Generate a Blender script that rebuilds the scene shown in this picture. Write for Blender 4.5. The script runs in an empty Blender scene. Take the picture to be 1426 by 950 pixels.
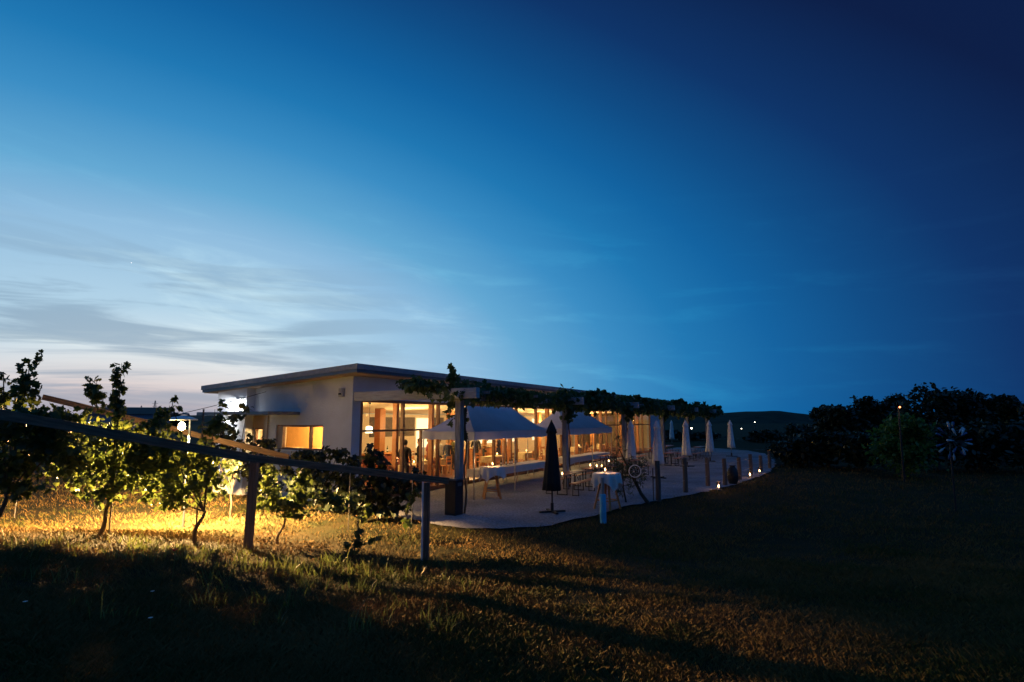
import bpy, bmesh, math, random
import numpy as np
from mathutils import Vector, Matrix, noise as mnoise

random.seed(7)
RNG = np.random.default_rng(11)
SC = bpy.context.scene
COL = SC.collection
PI = math.pi

# ------------------------------------------------------------------ camera
W0, H0, F, CX, CY, HOR = 1426, 950, 750.0, 713.0, 500.0, 585.0
HC = 2.8
PITCH = math.atan((HOR - CY) / F)
cam_d = bpy.data.cameras.new('camera')
cam = bpy.data.objects.new('camera', cam_d)
COL.objects.link(cam)
cam.location = (0, 0, HC)
cam.rotation_euler = (PI / 2 + PITCH, 0, 0)
cam_d.sensor_width = 36
cam_d.lens = F / W0 * 36
cam_d.shift_y = (CY - H0 / 2) / W0
cam_d.clip_end = 9000
cam_d.clip_start = 0.05
SC.camera = cam
SC.view_settings.view_transform = 'Standard'
SC.view_settings.look = 'None'
SC.view_settings.exposure = 0
SC.view_settings.gamma = 1
SC.cycles.use_denoising = True
SC.cycles.max_bounces = 6
SC.cycles.transparent_max_bounces = 12
SC.cycles.sample_clamp_indirect = 3
SC.cycles.caustics_reflective = False
SC.cycles.caustics_refractive = False


def ray(px, py):
    dx = (px - CX) / F
    dy = (CY - py) / F
    c, s = math.cos(PITCH), math.sin(PITCH)
    return Vector((dx, c - dy * s, s + dy * c))


def gp(px, py, z=0.0):
    d = ray(px, py)
    k = (z - HC) / d.z
    return Vector((d.x * k, d.y * k, z))


def at(px, py, Y):
    d = ray(px, py)
    k = Y / d.y
    return Vector((d.x * k, Y, HC + d.z * k))


# ------------------------------------------------------------------ terrain
def sst(a, b, x):
    t = np.clip((x - a) / (b - a), 0, 1)
    return t * t * (3 - 2 * t)


def vnoise(x, y, s, seed=0):
    x = np.asarray(x, float) / s + seed * 13.7
    y = np.asarray(y, float) / s + seed * 7.3
    xi, yi = np.floor(x), np.floor(y)
    fx, fy = x - xi, y - yi
    fx = fx * fx * (3 - 2 * fx)
    fy = fy * fy * (3 - 2 * fy)

    def h(a, b):
        v = np.sin(a * 127.1 + b * 311.7 + seed * 17.0) * 43758.5453
        return v - np.floor(v)
    return (h(xi, yi) * (1 - fx) + h(xi + 1, yi) * fx) * (1 - fy) + (h(xi, yi + 1) * (1 - fx) + h(xi + 1, yi + 1) * fx) * fy


def terr(x, y):
    x = np.asarray(x, float)
    y = np.asarray(y, float)
    h = 1.2 * (1 - sst(1, 13.5, y)) + .55 * sst(1, 10, -x) * (1 - sst(10.5, 15, y))
    near = 1 - sst(13, 15, y)
    h = h + near * .05 * (vnoise(x, y, 1.3, 3) - .5) + near * .1 * (vnoise(x, y, 4, 4) - .5)
    h = h + .06 * sst(6, 12, x) * (vnoise(x, y, 3, 6) - .5)
    h = h - 9 * sst(70, 400, np.hypot(x, y)) + 14 * sst(900, 2600, np.hypot(x, y)) * 0
    return h


def tz(x, y):
    return float(terr(x, y))


def hit(px, py):
    d = ray(px, py)
    k = 1.0
    while k < 200:
        if HC + d.z * k <= tz(d.x * k, d.y * k):
            break
        k += .05
    return Vector((d.x * k, d.y * k, tz(d.x * k, d.y * k)))


# ------------------------------------------------------------------ materials
MATS = {}


def mat(name, col, rough=.7, metal=0, var=.15, scale=6, bump=0, bscale=60, emit=None, estr=0, stretch=(1, 1, 1), col2=None):
    if name in MATS:
        return MATS[name]
    m = bpy.data.materials.new(name)
    m.use_nodes = True
    nt = m.node_tree
    b = nt.nodes['Principled BSDF']
    b.inputs['Roughness'].default_value = rough
    b.inputs['Metallic'].default_value = metal
    tc = nt.nodes.new('ShaderNodeTexCoord')
    mp = nt.nodes.new('ShaderNodeMapping')
    mp.inputs['Scale'].default_value = stretch
    nt.links.new(tc.outputs['Object'], mp.inputs['Vector'])
    n = nt.nodes.new('ShaderNodeTexNoise')
    n.inputs['Scale'].default_value = scale
    n.inputs['Detail'].default_value = 5
    nt.links.new(mp.outputs[0], n.inputs['Vector'])
    r = nt.nodes.new('ShaderNodeValToRGB')
    c2 = col2 or tuple(min(1, c * (1 + var)) for c in col)
    c1 = col if col2 else tuple(c * (1 - var) for c in col)
    r.color_ramp.elements[0].position = .3
    r.color_ramp.elements[1].position = .7
    r.color_ramp.elements[0].color = (*c1, 1)
    r.color_ramp.elements[1].color = (*c2, 1)
    nt.links.new(n.outputs['Fac'], r.inputs['Fac'])
    nt.links.new(r.outputs['Color'], b.inputs['Base Color'])
    if bump:
        n2 = nt.nodes.new('ShaderNodeTexNoise')
        n2.inputs['Scale'].default_value = bscale
        nt.links.new(mp.outputs[0], n2.inputs['Vector'])
        bp = nt.nodes.new('ShaderNodeBump')
        bp.inputs['Strength'].default_value = bump
        bp.inputs['Distance'].default_value = .02
        nt.links.new(n2.outputs['Fac'], bp.inputs['Height'])
        nt.links.new(bp.outputs[0], b.inputs['Normal'])
    if emit:
        b.inputs['Emission Color'].default_value = (*emit, 1)
        b.inputs['Emission Strength'].default_value = estr
    MATS[name] = m
    return m


def leafmat(name, c1, c2, trans=.45):
    m = bpy.data.materials.new(name)
    m.use_nodes = True
    nt = m.node_tree
    nt.nodes.clear()
    out = nt.nodes.new('ShaderNodeOutputMaterial')
    g = nt.nodes.new('ShaderNodeNewGeometry')
    r = nt.nodes.new('ShaderNodeValToRGB')
    r.color_ramp.elements[0].color = (*c1, 1)
    r.color_ramp.elements[1].color = (*c2, 1)
    nt.links.new(g.outputs['Random Per Island'], r.inputs['Fac'])
    d = nt.nodes.new('ShaderNodeBsdfPrincipled')
    d.inputs['Roughness'].default_value = .5
    t = nt.nodes.new('ShaderNodeBsdfTranslucent')
    hs = nt.nodes.new('ShaderNodeHueSaturation')
    hs.inputs['Value'].default_value = 1.9
    hs.inputs['Hue'].default_value = .475
    nt.links.new(r.outputs[0], d.inputs['Base Color'])
    nt.links.new(r.outputs[0], hs.inputs['Color'])
    nt.links.new(hs.outputs[0], t.inputs['Color'])
    mx = nt.nodes.new('ShaderNodeMixShader')
    mx.inputs[0].default_value = trans
    nt.links.new(d.outputs[0], mx.inputs[1])
    nt.links.new(t.outputs[0], mx.inputs[2])
    nt.links.new(mx.outputs[0], out.inputs['Surface'])
    return m


def emat(name, col, s):
    m = bpy.data.materials.new(name)
    m.use_nodes = True
    b = m.node_tree.nodes['Principled BSDF']
    b.inputs['Base Color'].default_value = (*[min(1, c) * .8 for c in col], 1)
    b.inputs['Emission Color'].default_value = (*col, 1)
    b.inputs['Emission Strength'].default_value = s
    return m


def groundmat(name, cols, scales, bump=.5):
    m = bpy.data.materials.new(name)
    m.use_nodes = True
    nt = m.node_tree
    b = nt.nodes['Principled BSDF']
    b.inputs['Roughness'].default_value = .95
    b.inputs['Specular IOR Level'].default_value = .1
    tc = nt.nodes.new('ShaderNodeTexCoord')
    n1 = nt.nodes.new('ShaderNodeTexNoise')
    n1.inputs['Scale'].default_value = scales[0]
    n1.inputs['Detail'].default_value = 6
    n2 = nt.nodes.new('ShaderNodeTexNoise')
    n2.inputs['Scale'].default_value = scales[1]
    n2.inputs['Detail'].default_value = 4
    for n in (n1, n2):
        nt.links.new(tc.outputs['Object'], n.inputs['Vector'])
    r = nt.nodes.new('ShaderNodeValToRGB')
    r.color_ramp.elements[0].position = .35
    r.color_ramp.elements[1].position = .65
    r.color_ramp.elements[0].color = (*cols[0], 1)
    r.color_ramp.elements[1].color = (*cols[1], 1)
    r2 = nt.nodes.new('ShaderNodeValToRGB')
    r2.color_ramp.elements[0].position = .3
    r2.color_ramp.elements[1].position = .7
    r2.color_ramp.elements[0].color = (.45, .45, .45, 1)
    r2.color_ramp.elements[1].color = (1.0, 1.0, 1.0, 1)
    nt.links.new(n1.outputs['Fac'], r.inputs['Fac'])
    nt.links.new(n2.outputs['Fac'], r2.inputs['Fac'])
    mx = nt.nodes.new('ShaderNodeMix')
    mx.data_type = 'RGBA'
    mx.blend_type = 'MULTIPLY'
    mx.inputs['Factor'].default_value = 1
    nt.links.new(r.outputs[0], mx.inputs[6])
    nt.links.new(r2.outputs[0], mx.inputs[7])
    nt.links.new(mx.outputs[2], b.inputs['Base Color'])
    bp = nt.nodes.new('ShaderNodeBump')
    bp.inputs['Strength'].default_value = bump
    bp.inputs['Distance'].default_value = .03
    nt.links.new(n2.outputs['Fac'], bp.inputs['Height'])
    nt.links.new(bp.outputs[0], b.inputs['Normal'])
    return m


M_GROUND = groundmat('dry_lawn', [(.055, .04, .015), (.03, .035, .012)], (.8, 30), .8)
M_GRAVEL = groundmat('pale_gravel', [(.46, .47, .50), (.30, .31, .33)], (.5, 16), 1.0)
M_HILL = groundmat('wooded_hill', [(.03, .045, .03), (.05, .06, .04)], (.004, .02), .1)
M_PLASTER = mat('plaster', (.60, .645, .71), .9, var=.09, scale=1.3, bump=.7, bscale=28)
M_PLASTER2 = mat('interior_plaster', (.74, .64, .46), .9, var=.05, scale=2)
M_CEIL = mat('interior_ceiling', (.78, .68, .48), .9, var=.05, scale=2)
M_METAL = mat('roof_metal', (.16, .18, .21), .45, .6, var=.1, scale=3)
M_SOFFIT = mat('soffit_wood', (.35, .27, .2), .7, stretch=(1, 12, 1))
M_WOOD = mat('orange_wood', (.52, .22, .065), .5, var=.25, scale=5, stretch=(8, 8, .6))
M_DWOOD = mat('dark_wood', (.09, .05, .03), .5, var=.3, scale=5, stretch=(8, 8, .6))
M_GWOOD = mat('weathered_wood', (.27, .27, .27), .8, var=.4, scale=4, stretch=(6, 6, .7), bump=.3)
M_RAIL = mat('trellis_wood', (.17, .115, .075), .95, var=.55, scale=4, stretch=(.6, 8, 8), bump=.4)
M_POSTW = mat('post_wood', (.13, .10, .08), .85, var=.45, scale=4, stretch=(8, 8, .6), bump=.4)
M_RED = mat('beer_table_wood', (.42, .13, .045), .4, var=.2, scale=5, stretch=(.6, 8, 8))
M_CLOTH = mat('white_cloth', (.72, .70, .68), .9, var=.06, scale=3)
M_TENT = mat('tent_fabric', (.72, .74, .80), .85, var=.06, scale=2)
M_UMB = mat('umbrella_fabric', (.74, .73, .72), .9, var=.12, scale=5)
M_BLACKF = mat('black_fabric', (.012, .012, .014), .9, var=.2)
M_BLACK = mat('black_plastic', (.012, .012, .014), .5, var=.2)
M_STEEL = mat('steel', (.45, .45, .46), .35, .9, var=.1)
M_BLUE = mat('blue_paint', (.06, .45, .68), .5, var=.12)
M_BARK = mat('bark', (.085, .06, .04), .9, var=.4, scale=20, bump=.6, stretch=(3, 3, .6))
M_FLOORW = mat('floor_wood', (.20, .07, .03), .35, var=.25, scale=3)
M_DPANEL = mat('dark_panel', (.10, .075, .055), .6, var=.3)
M_COUNTER = mat('counter_red', (.22, .045, .02), .4, var=.2)
M_SKIN = mat('skin', (.50, .30, .21), .6, var=.05)
M_HAIRD = mat('dark_hair', (.02, .013, .01), .6)
M_HAIRL = mat('light_hair', (.25, .15, .07), .6)
M_GREEN_GL = mat('green_bottle_glass', (.03, .06, .03), .1, var=.1)
M_WAX = mat('wax', (.8, .72, .6), .5)
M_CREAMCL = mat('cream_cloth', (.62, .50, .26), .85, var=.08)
M_WHITE = mat('white_paint', (.8, .8, .78), .5, var=.04)
M_BROWNF = mat('window_frame_brown', (.22, .11, .06), .6, var=.15)
M_PARTW = mat('bright_wall', (.85, .78, .6), .8, var=.03)
M_FLAME = emat('flame', (1, .52, .18), 22)
M_PEND = emat('pendant_glow', (1, .83, .5), 5)
M_FLOODE = emat('flood_glow', (1, .97, .9), 60)
M_LAMPE = emat('warm_lamp_glow', (1, .72, .32), 60)
M_FARL = emat('far_lamp_glow', (1, .85, .6), 12)
M_ORL = emat('orange_lamp_glow', (1, .22, .08), 8)
M_PANELE = emat('kitchen_window_glow', (1, .86, .55), 1.2)
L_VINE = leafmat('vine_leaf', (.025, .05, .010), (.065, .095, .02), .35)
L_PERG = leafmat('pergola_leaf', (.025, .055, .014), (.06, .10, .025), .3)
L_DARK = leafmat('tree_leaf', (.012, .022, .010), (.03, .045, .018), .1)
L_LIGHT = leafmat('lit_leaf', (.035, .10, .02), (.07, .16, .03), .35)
L_OLE = leafmat('oleander_leaf', (.03, .05, .02), (.06, .09, .04), .25)

M_GLASS = bpy.data.materials.new('window_glass')
M_GLASS.use_nodes = True
_nt = M_GLASS.node_tree
_nt.nodes.clear()
_o = _nt.nodes.new('ShaderNodeOutputMaterial')
_t = _nt.nodes.new('ShaderNodeBsdfTransparent')
_g = _nt.nodes.new('ShaderNodeBsdfGlossy')
_g.inputs['Roughness'].default_value = .02
_lw = _nt.nodes.new('ShaderNodeLayerWeight')
_pw = _nt.nodes.new('ShaderNodeMath')
_pw.operation = 'POWER'
_pw.inputs[1].default_value = 4
_f = _nt.nodes.new('ShaderNodeMath')
_f.operation = 'MULTIPLY_ADD'
_f.inputs[1].default_value = .6
_f.inputs[2].default_value = .03
_nt.links.new(_lw.outputs['Facing'], _pw.inputs[0])
_nt.links.new(_pw.outputs[0], _f.inputs[0])
_m = _nt.nodes.new('ShaderNodeMixShader')
_nt.links.new(_f.outputs[0], _m.inputs[0])
_nt.links.new(_t.outputs[0], _m.inputs[1])
_nt.links.new(_g.outputs[0], _m.inputs[2])
_nt.links.new(_m.outputs[0], _o.inputs[0])


def grassmat():
    m = bpy.data.materials.new('grass_blades')
    m.use_nodes = True
    nt = m.node_tree
    b = nt.nodes['Principled BSDF']
    b.inputs['Roughness'].default_value = .8
    b.inputs['Specular IOR Level'].default_value = .15
    g = nt.nodes.new('ShaderNodeNewGeometry')
    n = nt.nodes.new('ShaderNodeTexNoise')
    n.inputs['Scale'].default_value = .55
    n.inputs['Detail'].default_value = 4
    nt.links.new(g.outputs['Position'], n.inputs['Vector'])
    a = nt.nodes.new('ShaderNodeMath')
    a.operation = 'MULTIPLY_ADD'
    a.inputs[1].default_value = .45
    nt.links.new(g.outputs['Random Per Island'], a.inputs[0])
    s = nt.nodes.new('ShaderNodeMath')
    s.operation = 'MULTIPLY_ADD'
    s.inputs[1].default_value = 1.6
    s.inputs[2].default_value = -.6
    nt.links.new(n.outputs['Fac'], s.inputs[0])
    nt.links.new(s.outputs[0], a.inputs[2])
    r = nt.nodes.new('ShaderNodeValToRGB')
    e = r.color_ramp.elements
    e[0].position = .1
    e[0].color = (.05, .075, .016, 1)
    e[1].position = .85
    e[1].color = (.25, .145, .05, 1)
    k = e.new(.4)
    k.color = (.14, .095, .03, 1)
    nt.links.new(a.outputs[0], r.inputs[0])
    nt.links.new(r.outputs[0], b.inputs['Base Color'])
    return m


M_GRASS = grassmat()
M_TUFT = leafmat('tuft_blades', (.05, .09, .02), (.12, .15, .04), .3)


# ------------------------------------------------------------------ object helpers
def tag(o, label=None, cat=None, group=None, kind=None):
    if label:
        o['label'] = label
    if cat:
        o['category'] = cat
    if group:
        o['group'] = group
    if kind:
        o['kind'] = kind
    return o


def empty(name, loc=(0, 0, 0), rz=0, label=None, cat=None, group=None):
    o = bpy.data.objects.new(name, None)
    COL.objects.link(o)
    o.location = loc
    o.rotation_euler = (0, 0, rz)
    o.empty_display_size = .2
    return tag(o, label, cat, group)


class MB:
    def __init__(s):
        s.v = []
        s.f = []
        s.sm = []

    def add(s, vs, fs, sm=False):
        b = len(s.v)
        s.v += [tuple(v) for v in vs]
        s.f += [[i + b for i in f] for f in fs]
        s.sm += [sm] * len(fs)
        return s

    def box(s, x0, x1, y0, y1, z0, z1, bev=0):
        if bev:
            bm = bmesh.new()
            bmesh.ops.create_cube(bm, size=1)
            for v in bm.verts:
                v.co = Vector(((x0 + x1) / 2 + v.co.x * (x1 - x0), (y0 + y1) / 2 + v.co.y * (y1 - y0), (z0 + z1) / 2 + v.co.z * (z1 - z0)))
            bmesh.ops.bevel(bm, geom=bm.edges[:], offset=bev, segments=1, affect='EDGES')
            bm.verts.index_update()
            s.add([v.co[:] for v in bm.verts], [[v.index for v in f.verts] for f in bm.faces])
            bm.free()
            return s
        vs = [(x, y, z) for z in (z0, z1) for x, y in ((x0, y0), (x1, y0), (x1, y1), (x0, y1))]
        s.add(vs, [[0, 3, 2, 1], [4, 5, 6, 7], [0, 1, 5, 4], [1, 2, 6, 5], [2, 3, 7, 6], [3, 0, 4, 7]])
        return s

    def bar(s, p, q, w, h=None, up=(0, 0, 1)):
        p, q = Vector(p), Vector(q)
        h = h or w
        d = (q - p).normalized()
        a = d.cross(Vector(up))
        if a.length < 1e-4:
            a = d.cross(Vector((1, 0, 0)))
        a.normalize()
        b = a.cross(d)
        vs = []
        for e in (p, q):
            for i, j in ((-1, -1), (1, -1), (1, 1), (-1, 1)):
                vs.append(e + a * i * w / 2 + b * j * h / 2)
        s.add(vs, [[3, 2, 1, 0], [4, 5, 6, 7], [0, 1, 5, 4], [1, 2, 6, 5], [2, 3, 7, 6], [3, 0, 4, 7]])
        return s

    def tube(s, pts, rad, n=8, caps=True):
        pts = [Vector(p) for p in pts]
        if not hasattr(rad, '__len__'):
            rad = [rad] * len(pts)
        vs = []
        ref = Vector((.3, .9, .2))
        for i, p in enumerate(pts):
            d = (pts[min(i + 1, len(pts) - 1)] - pts[max(i - 1, 0)]).normalized()
            a = d.cross(ref)
            if a.length < .05:
                a = d.cross(Vector((1, 0, 0)))
            a.normalize()
            b = d.cross(a)
            for k in range(n):
                t = 2 * PI * k / n
                vs.append(p + (a * math.cos(t) + b * math.sin(t)) * rad[i])
        fs = []
        for i in range(len(pts) - 1):
            for k in range(n):
                fs.append([i * n + k, i * n + (k + 1) % n, (i + 1) * n + (k + 1) % n, (i + 1) * n + k])
        s.add(vs, fs, True)
        if caps:
            s.add([vs[k] for k in range(n)], [list(range(n))[::-1]])
            s.add([vs[-n + k] for k in range(n)], [list(range(n))])
        return s

    def lathe(s, prof, n=16, c=(0, 0, 0), fold=None, cap=True):
        vs = []
        for i, (r, z) in enumerate(prof):
            for k in range(n):
                t = 2 * PI * k / n
                rr = r * (1 + (fold(t, i) if fold else 0))
                vs.append((c[0] + rr * math.cos(t), c[1] + rr * math.sin(t), c[2] + z))
        fs = []
        for i in range(len(prof) - 1):
            for k in range(n):
                fs.append([i * n + k, i * n + (k + 1) % n, (i + 1) * n + (k + 1) % n, (i + 1) * n + k])
        s.add(vs, fs, True)
        if cap:
            if prof[0][0] > 1e-3:
                s.add([vs[k] for k in range(n)], [list(range(n))[::-1]])
            if prof[-1][0] > 1e-3:
                s.add([vs[-n + k] for k in range(n)], [list(range(n))])
        return s

    def build(s, name, m, parent=None, loc=None, rz=None):
        me = bpy.data.meshes.new(name)
        me.from_pydata(s.v, [], s.f)
        me.polygons.foreach_set('use_smooth', s.sm)
        me.materials.append(m)
        me.update()
        o = bpy.data.objects.new(name, me)
        COL.objects.link(o)
        if parent:
            o.parent = parent
        if loc is not None:
            o.location = loc
        if rz is not None:
            o.rotation_euler = (0, 0, rz)
        return o


def kids(o):
    return [c for c in COL.objects if c.parent == o]


CH = {}


def copy_tree(o, parent=None):
    if o.name not in CH:
        CH[o.name] = kids(o)
    c = o.copy()
    COL.objects.link(c)
    if parent:
        c.parent = parent
    for ch in CH[o.name]:
        copy_tree(ch, c)
    return c


def place(proto, first, loc, rz, label, scale=None):
    o = proto if first else copy_tree(proto)
    o.location = loc
    o.rotation_euler = (0, 0, rz)
    o['label'] = label
    if scale:
        o.scale = (scale,) * 3
    return o


# leaves ------------------------------------------------------------------
_half = [(0, 0), (.16, -.16), (.46, -.10), (.36, .12), (.56, .34), (.30, .42), (.27, .62), (.12, .66), (0, .92)]
GL = np.array([(x, y, .12 * x + .03 * math.sin(y * 5)) for x, y in _half] + [(-x, y, .12 * x + .03 * math.sin(y * 5)) for x, y in _half[1:-1]])
GLF = [list(range(9)), [0, 8] + list(range(15, 8, -1))]
SIMPLE = np.array([(0, -.5, 0), (.28, -.1, .06), (.22, .3, .05), (0, .55, 0), (-.22, .3, .05), (-.28, -.1, .06)])
SIMF = [[0, 1, 2, 3], [0, 3, 4, 5]]
LONG = np.array([(0, -.5, 0), (.09, 0, .03), (0, .55, -.05), (-.09, 0, .03)])
LONF = [[0, 1, 2], [0, 2, 3]]


def rotmats(n, droop=None, rng=RNG):
    a = rng.uniform(0, 2 * PI, n)
    b = rng.normal(0 if droop is None else droop, .65, n)
    c = rng.normal(0, .6, n)
    ca, sa, cb, sb, cc, sc = np.cos(a), np.sin(a), np.cos(b), np.sin(b), np.cos(c), np.sin(c)
    Rz = np.zeros((n, 3, 3)); Rx = np.zeros((n, 3, 3)); Ry = np.zeros((n, 3, 3))
    Rz[:, 0, 0] = ca; Rz[:, 0, 1] = -sa; Rz[:, 1, 0] = sa; Rz[:, 1, 1] = ca; Rz[:, 2, 2] = 1
    Rx[:, 0, 0] = 1; Rx[:, 1, 1] = cb; Rx[:, 1, 2] = -sb; Rx[:, 2, 1] = sb; Rx[:, 2, 2] = cb
    Ry[:, 1, 1] = 1; Ry[:, 0, 0] = cc; Ry[:, 0, 2] = sc; Ry[:, 2, 0] = -sc; Ry[:, 2, 2] = cc
    return Rz @ Rx @ Ry


def bulk(name, V, faces_tpl, nper, n, m, parent=None):
    """V: (n*nper,3); faces_tpl list of index lists per item"""
    me = bpy.data.meshes.new(name)
    sizes = [len(f) for f in faces_tpl]
    tpl = np.concatenate([np.array(f) for f in faces_tpl])
    loops = (tpl[None, :] + (np.arange(n) * nper)[:, None]).ravel().astype(np.int32)
    tot = np.tile(np.array(sizes, np.int32), n)
    start = np.concatenate([[0], np.cumsum(tot)[:-1]]).astype(np.int32)
    me.vertices.add(len(V))
    me.vertices.foreach_set('co', V.astype(np.float32).ravel())
    me.loops.add(len(loops))
    me.loops.foreach_set('vertex_index', loops)
    me.polygons.add(len(tot))
    me.polygons.foreach_set('loop_start', start)
    me.polygons.foreach_set('loop_total', tot)
    me.update(calc_edges=True)
    me.materials.append(m)
    o = bpy.data.objects.new(name, me)
    COL.objects.link(o)
    if parent:
        o.parent = parent
    return o


def leaves(name, P, size, m, parent=None, tpl=GL, tf=GLF, droop=-.9, jit=.35):
    P = np.asarray(P, float)
    n = len(P)
    R = rotmats(n, droop)
    s = size * RNG.uniform(1 - jit, 1 + jit, n)
    V = np.einsum('nij,kj->nki', R, tpl) * s[:, None, None] + P[:, None, :]
    return bulk(name, V.reshape(-1, 3), tf, len(tpl), n, m, parent)


def blob(c, r, n, hollow=.0, clump=None):
    """points inside an ellipsoid, gathered in clumps"""
    c = np.array(c)
    r = np.array(r)
    k = max(4, n // 9) if clump is None else clump
    d = RNG.normal(size=(k, 3))
    d /= np.linalg.norm(d, axis=1)[:, None]
    rad = RNG.uniform(hollow, 1, k) ** (1 / 2.2)
    cc = d * rad[:, None]
    idx = RNG.integers(0, k, n)
    p = cc[idx] + RNG.normal(0, .17, (n, 3))
    return c + p * r


# ------------------------------------------------------------------ world
world = bpy.data.worlds.new('World')
SC.world = world
world.use_nodes = True
nt = world.node_tree
nt.nodes.clear()


def N(t, **k):
    n = nt.nodes.new(t)
    for a, b in k.items():
        setattr(n, a, b)
    return n


def lk(a, b):
    nt.links.new(a, b)


def math_n(op, a, b=None, c=None):
    n = N('ShaderNodeMath', operation=op)
    for i, v in enumerate((a, b, c)):
        if v is None:
            continue
        if isinstance(v, (int, float)):
            n.inputs[i].default_value = v
        else:
            lk(v, n.inputs[i])
    return n.outputs[0]


tc = N('ShaderNodeTexCoord')
sep = N('ShaderNodeSeparateXYZ')
lk(tc.outputs['Generated'], sep.inputs[0])
az = math_n('MULTIPLY', math_n('ARCTAN2', sep.outputs[0], sep.outputs[1]), 180 / PI)
el = math_n('MULTIPLY', math_n('ARCSINE', sep.outputs[2]), 180 / PI)
AZ0 = -32.0
daz = math_n('ADD', az, -AZ0)
dr = math_n('DIVIDE', math_n('MAXIMUM', daz, 0), 66)
dl = math_n('DIVIDE', math_n('MAXIMUM', math_n('MULTIPLY', daz, -1), 0), 95)
dh = math_n('ADD', dr, dl)
elp = math_n('MAXIMUM', el, 0)
ev = math_n('DIVIDE', elp, 39)
dist = math_n('SQRT', math_n('ADD', math_n('MULTIPLY', dh, dh), math_n('MULTIPLY', ev, ev)))
dist = math_n('MULTIPLY', dist, .5)
ramp = N('ShaderNodeValToRGB')
stops = [(0, (.78, .82, .82)), (.15, (.72, .82, .86)), (.26, (.45, .65, .80)), (.44, (.27, .50, .73)), (.54, (.125, .39, .65)),
         (.67, (.042, .265, .55)), (.78, (.013, .185, .45)), (.9, (.005, .122, .35)), (1.03, (.004, .072, .235)), (1.16, (.004, .034, .14)),
         (1.34, (.0035, .013, .062)), (1.56, (.0035, .014, .064)), (1.95, (.013, .085, .27))]
cr = ramp.color_ramp
while len(cr.elements) < len(stops):
    cr.elements.new(.5)
for e, (p, c) in zip(cr.elements, stops):
    e.position = p / 2
for e, (p, c) in zip(cr.elements, stops):
    e.position = p / 2
    e.color = (*c, 1)
lk(dist, ramp.inputs[0])

# pink dusk band low over the horizon
pk = math_n('SUBTRACT', 1, math_n('DIVIDE', elp, 7.0))
pk = math_n('MAXIMUM', pk, 0)
azf = math_n('MAXIMUM', math_n('SUBTRACT', 1, math_n('DIVIDE', math_n('ABSOLUTE', math_n('ADD', az, 38)), 30)), 0)
pk = math_n('MULTIPLY', math_n('POWER', pk, 1.3), math_n('POWER', azf, .6))
mixp = N('ShaderNodeMix', data_type='RGBA')
lk(math_n('MULTIPLY', pk, 1.0), mixp.inputs['Factor'])
lk(ramp.outputs[0], mixp.inputs[6])
mixp.inputs[7].default_value = (.70, .42, .38, 1)

# cloud streaks in direction space
cv = N('ShaderNodeCombineXYZ')
lk(math_n('MULTIPLY', az, .045), cv.inputs[0])
lk(math_n('ADD', math_n('MULTIPLY', el, .42), math_n('MULTIPLY', az, -.006)), cv.inputs[1])
cn = N('ShaderNodeTexNoise')
cn.inputs['Scale'].default_value = 1.0
cn.inputs['Detail'].default_value = 6
cn.inputs['Roughness'].default_value = .55
cn.inputs['Distortion'].default_value = .6
lk(cv.outputs[0], cn.inputs['Vector'])
cm = N('ShaderNodeMapRange', interpolation_type='SMOOTHSTEP')
cm.inputs['From Min'].default_value = .44
cm.inputs['From Max'].default_value = .60
lk(cn.outputs['Fac'], cm.inputs['Value'])
lowm = N('ShaderNodeMapRange', interpolation_type='SMOOTHSTEP')
lk(el, lowm.inputs['Value'])
lowm.inputs['From Min'].default_value = 20
lowm.inputs['From Max'].default_value = 7
leftm = N('ShaderNodeMapRange', interpolation_type='SMOOTHSTEP')
lk(az, leftm.inputs['Value'])
leftm.inputs['From Min'].default_value = 0
leftm.inputs['From Max'].default_value = -30
cf = math_n('MULTIPLY', math_n('MULTIPLY', cm.outputs[0], lowm.outputs[0]), math_n('MULTIPLY', leftm.outputs[0], .62))
mixc = N('ShaderNodeMix', data_type='RGBA')
lk(cf, mixc.inputs['Factor'])
lk(mixp.outputs[2], mixc.inputs[6])
mixc.inputs[7].default_value = (.19, .30, .43, 1)

# thin brighter wisps, higher and to the right
cv2 = N('ShaderNodeCombineXYZ')
lk(math_n('MULTIPLY', az, .05), cv2.inputs[0])
lk(math_n('ADD', math_n('MULTIPLY', el, .30), math_n('MULTIPLY', az, .02)), cv2.inputs[1])
cv2.inputs[2].default_value = 7.3
cn2 = N('ShaderNodeTexNoise')
cn2.inputs['Scale'].default_value = 1.1
cn2.inputs['Detail'].default_value = 8
cn2.inputs['Roughness'].default_value = .6
cn2.inputs['Distortion'].default_value = .5
lk(cv2.outputs[0], cn2.inputs['Vector'])
cm2 = N('ShaderNodeMapRange', interpolation_type='SMOOTHSTEP')
cm2.inputs['From Min'].default_value = .48
cm2.inputs['From Max'].default_value = .72
lk(cn2.outputs['Fac'], cm2.inputs['Value'])
himask = N('ShaderNodeMapRange', interpolation_type='SMOOTHSTEP')
lk(el, himask.inputs['Value'])
himask.inputs['From Min'].default_value = 26
himask.inputs['From Max'].default_value = 12
wf = math_n('MULTIPLY', math_n('MULTIPLY', cm2.outputs[0], himask.outputs[0]), .7)
bright = N('ShaderNodeMix', data_type='RGBA', blend_type='MULTIPLY')
bright.inputs['Factor'].default_value = 1
lk(mixc.outputs[2], bright.inputs[6])
bright.inputs[7].default_value = (1.5, 1.35, 1.18, 1)
mixw = N('ShaderNodeMix', data_type='RGBA')
lk(wf, mixw.inputs['Factor'])
lk(mixc.outputs[2], mixw.inputs[6])
lk(bright.outputs[2], mixw.inputs[7])
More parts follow.
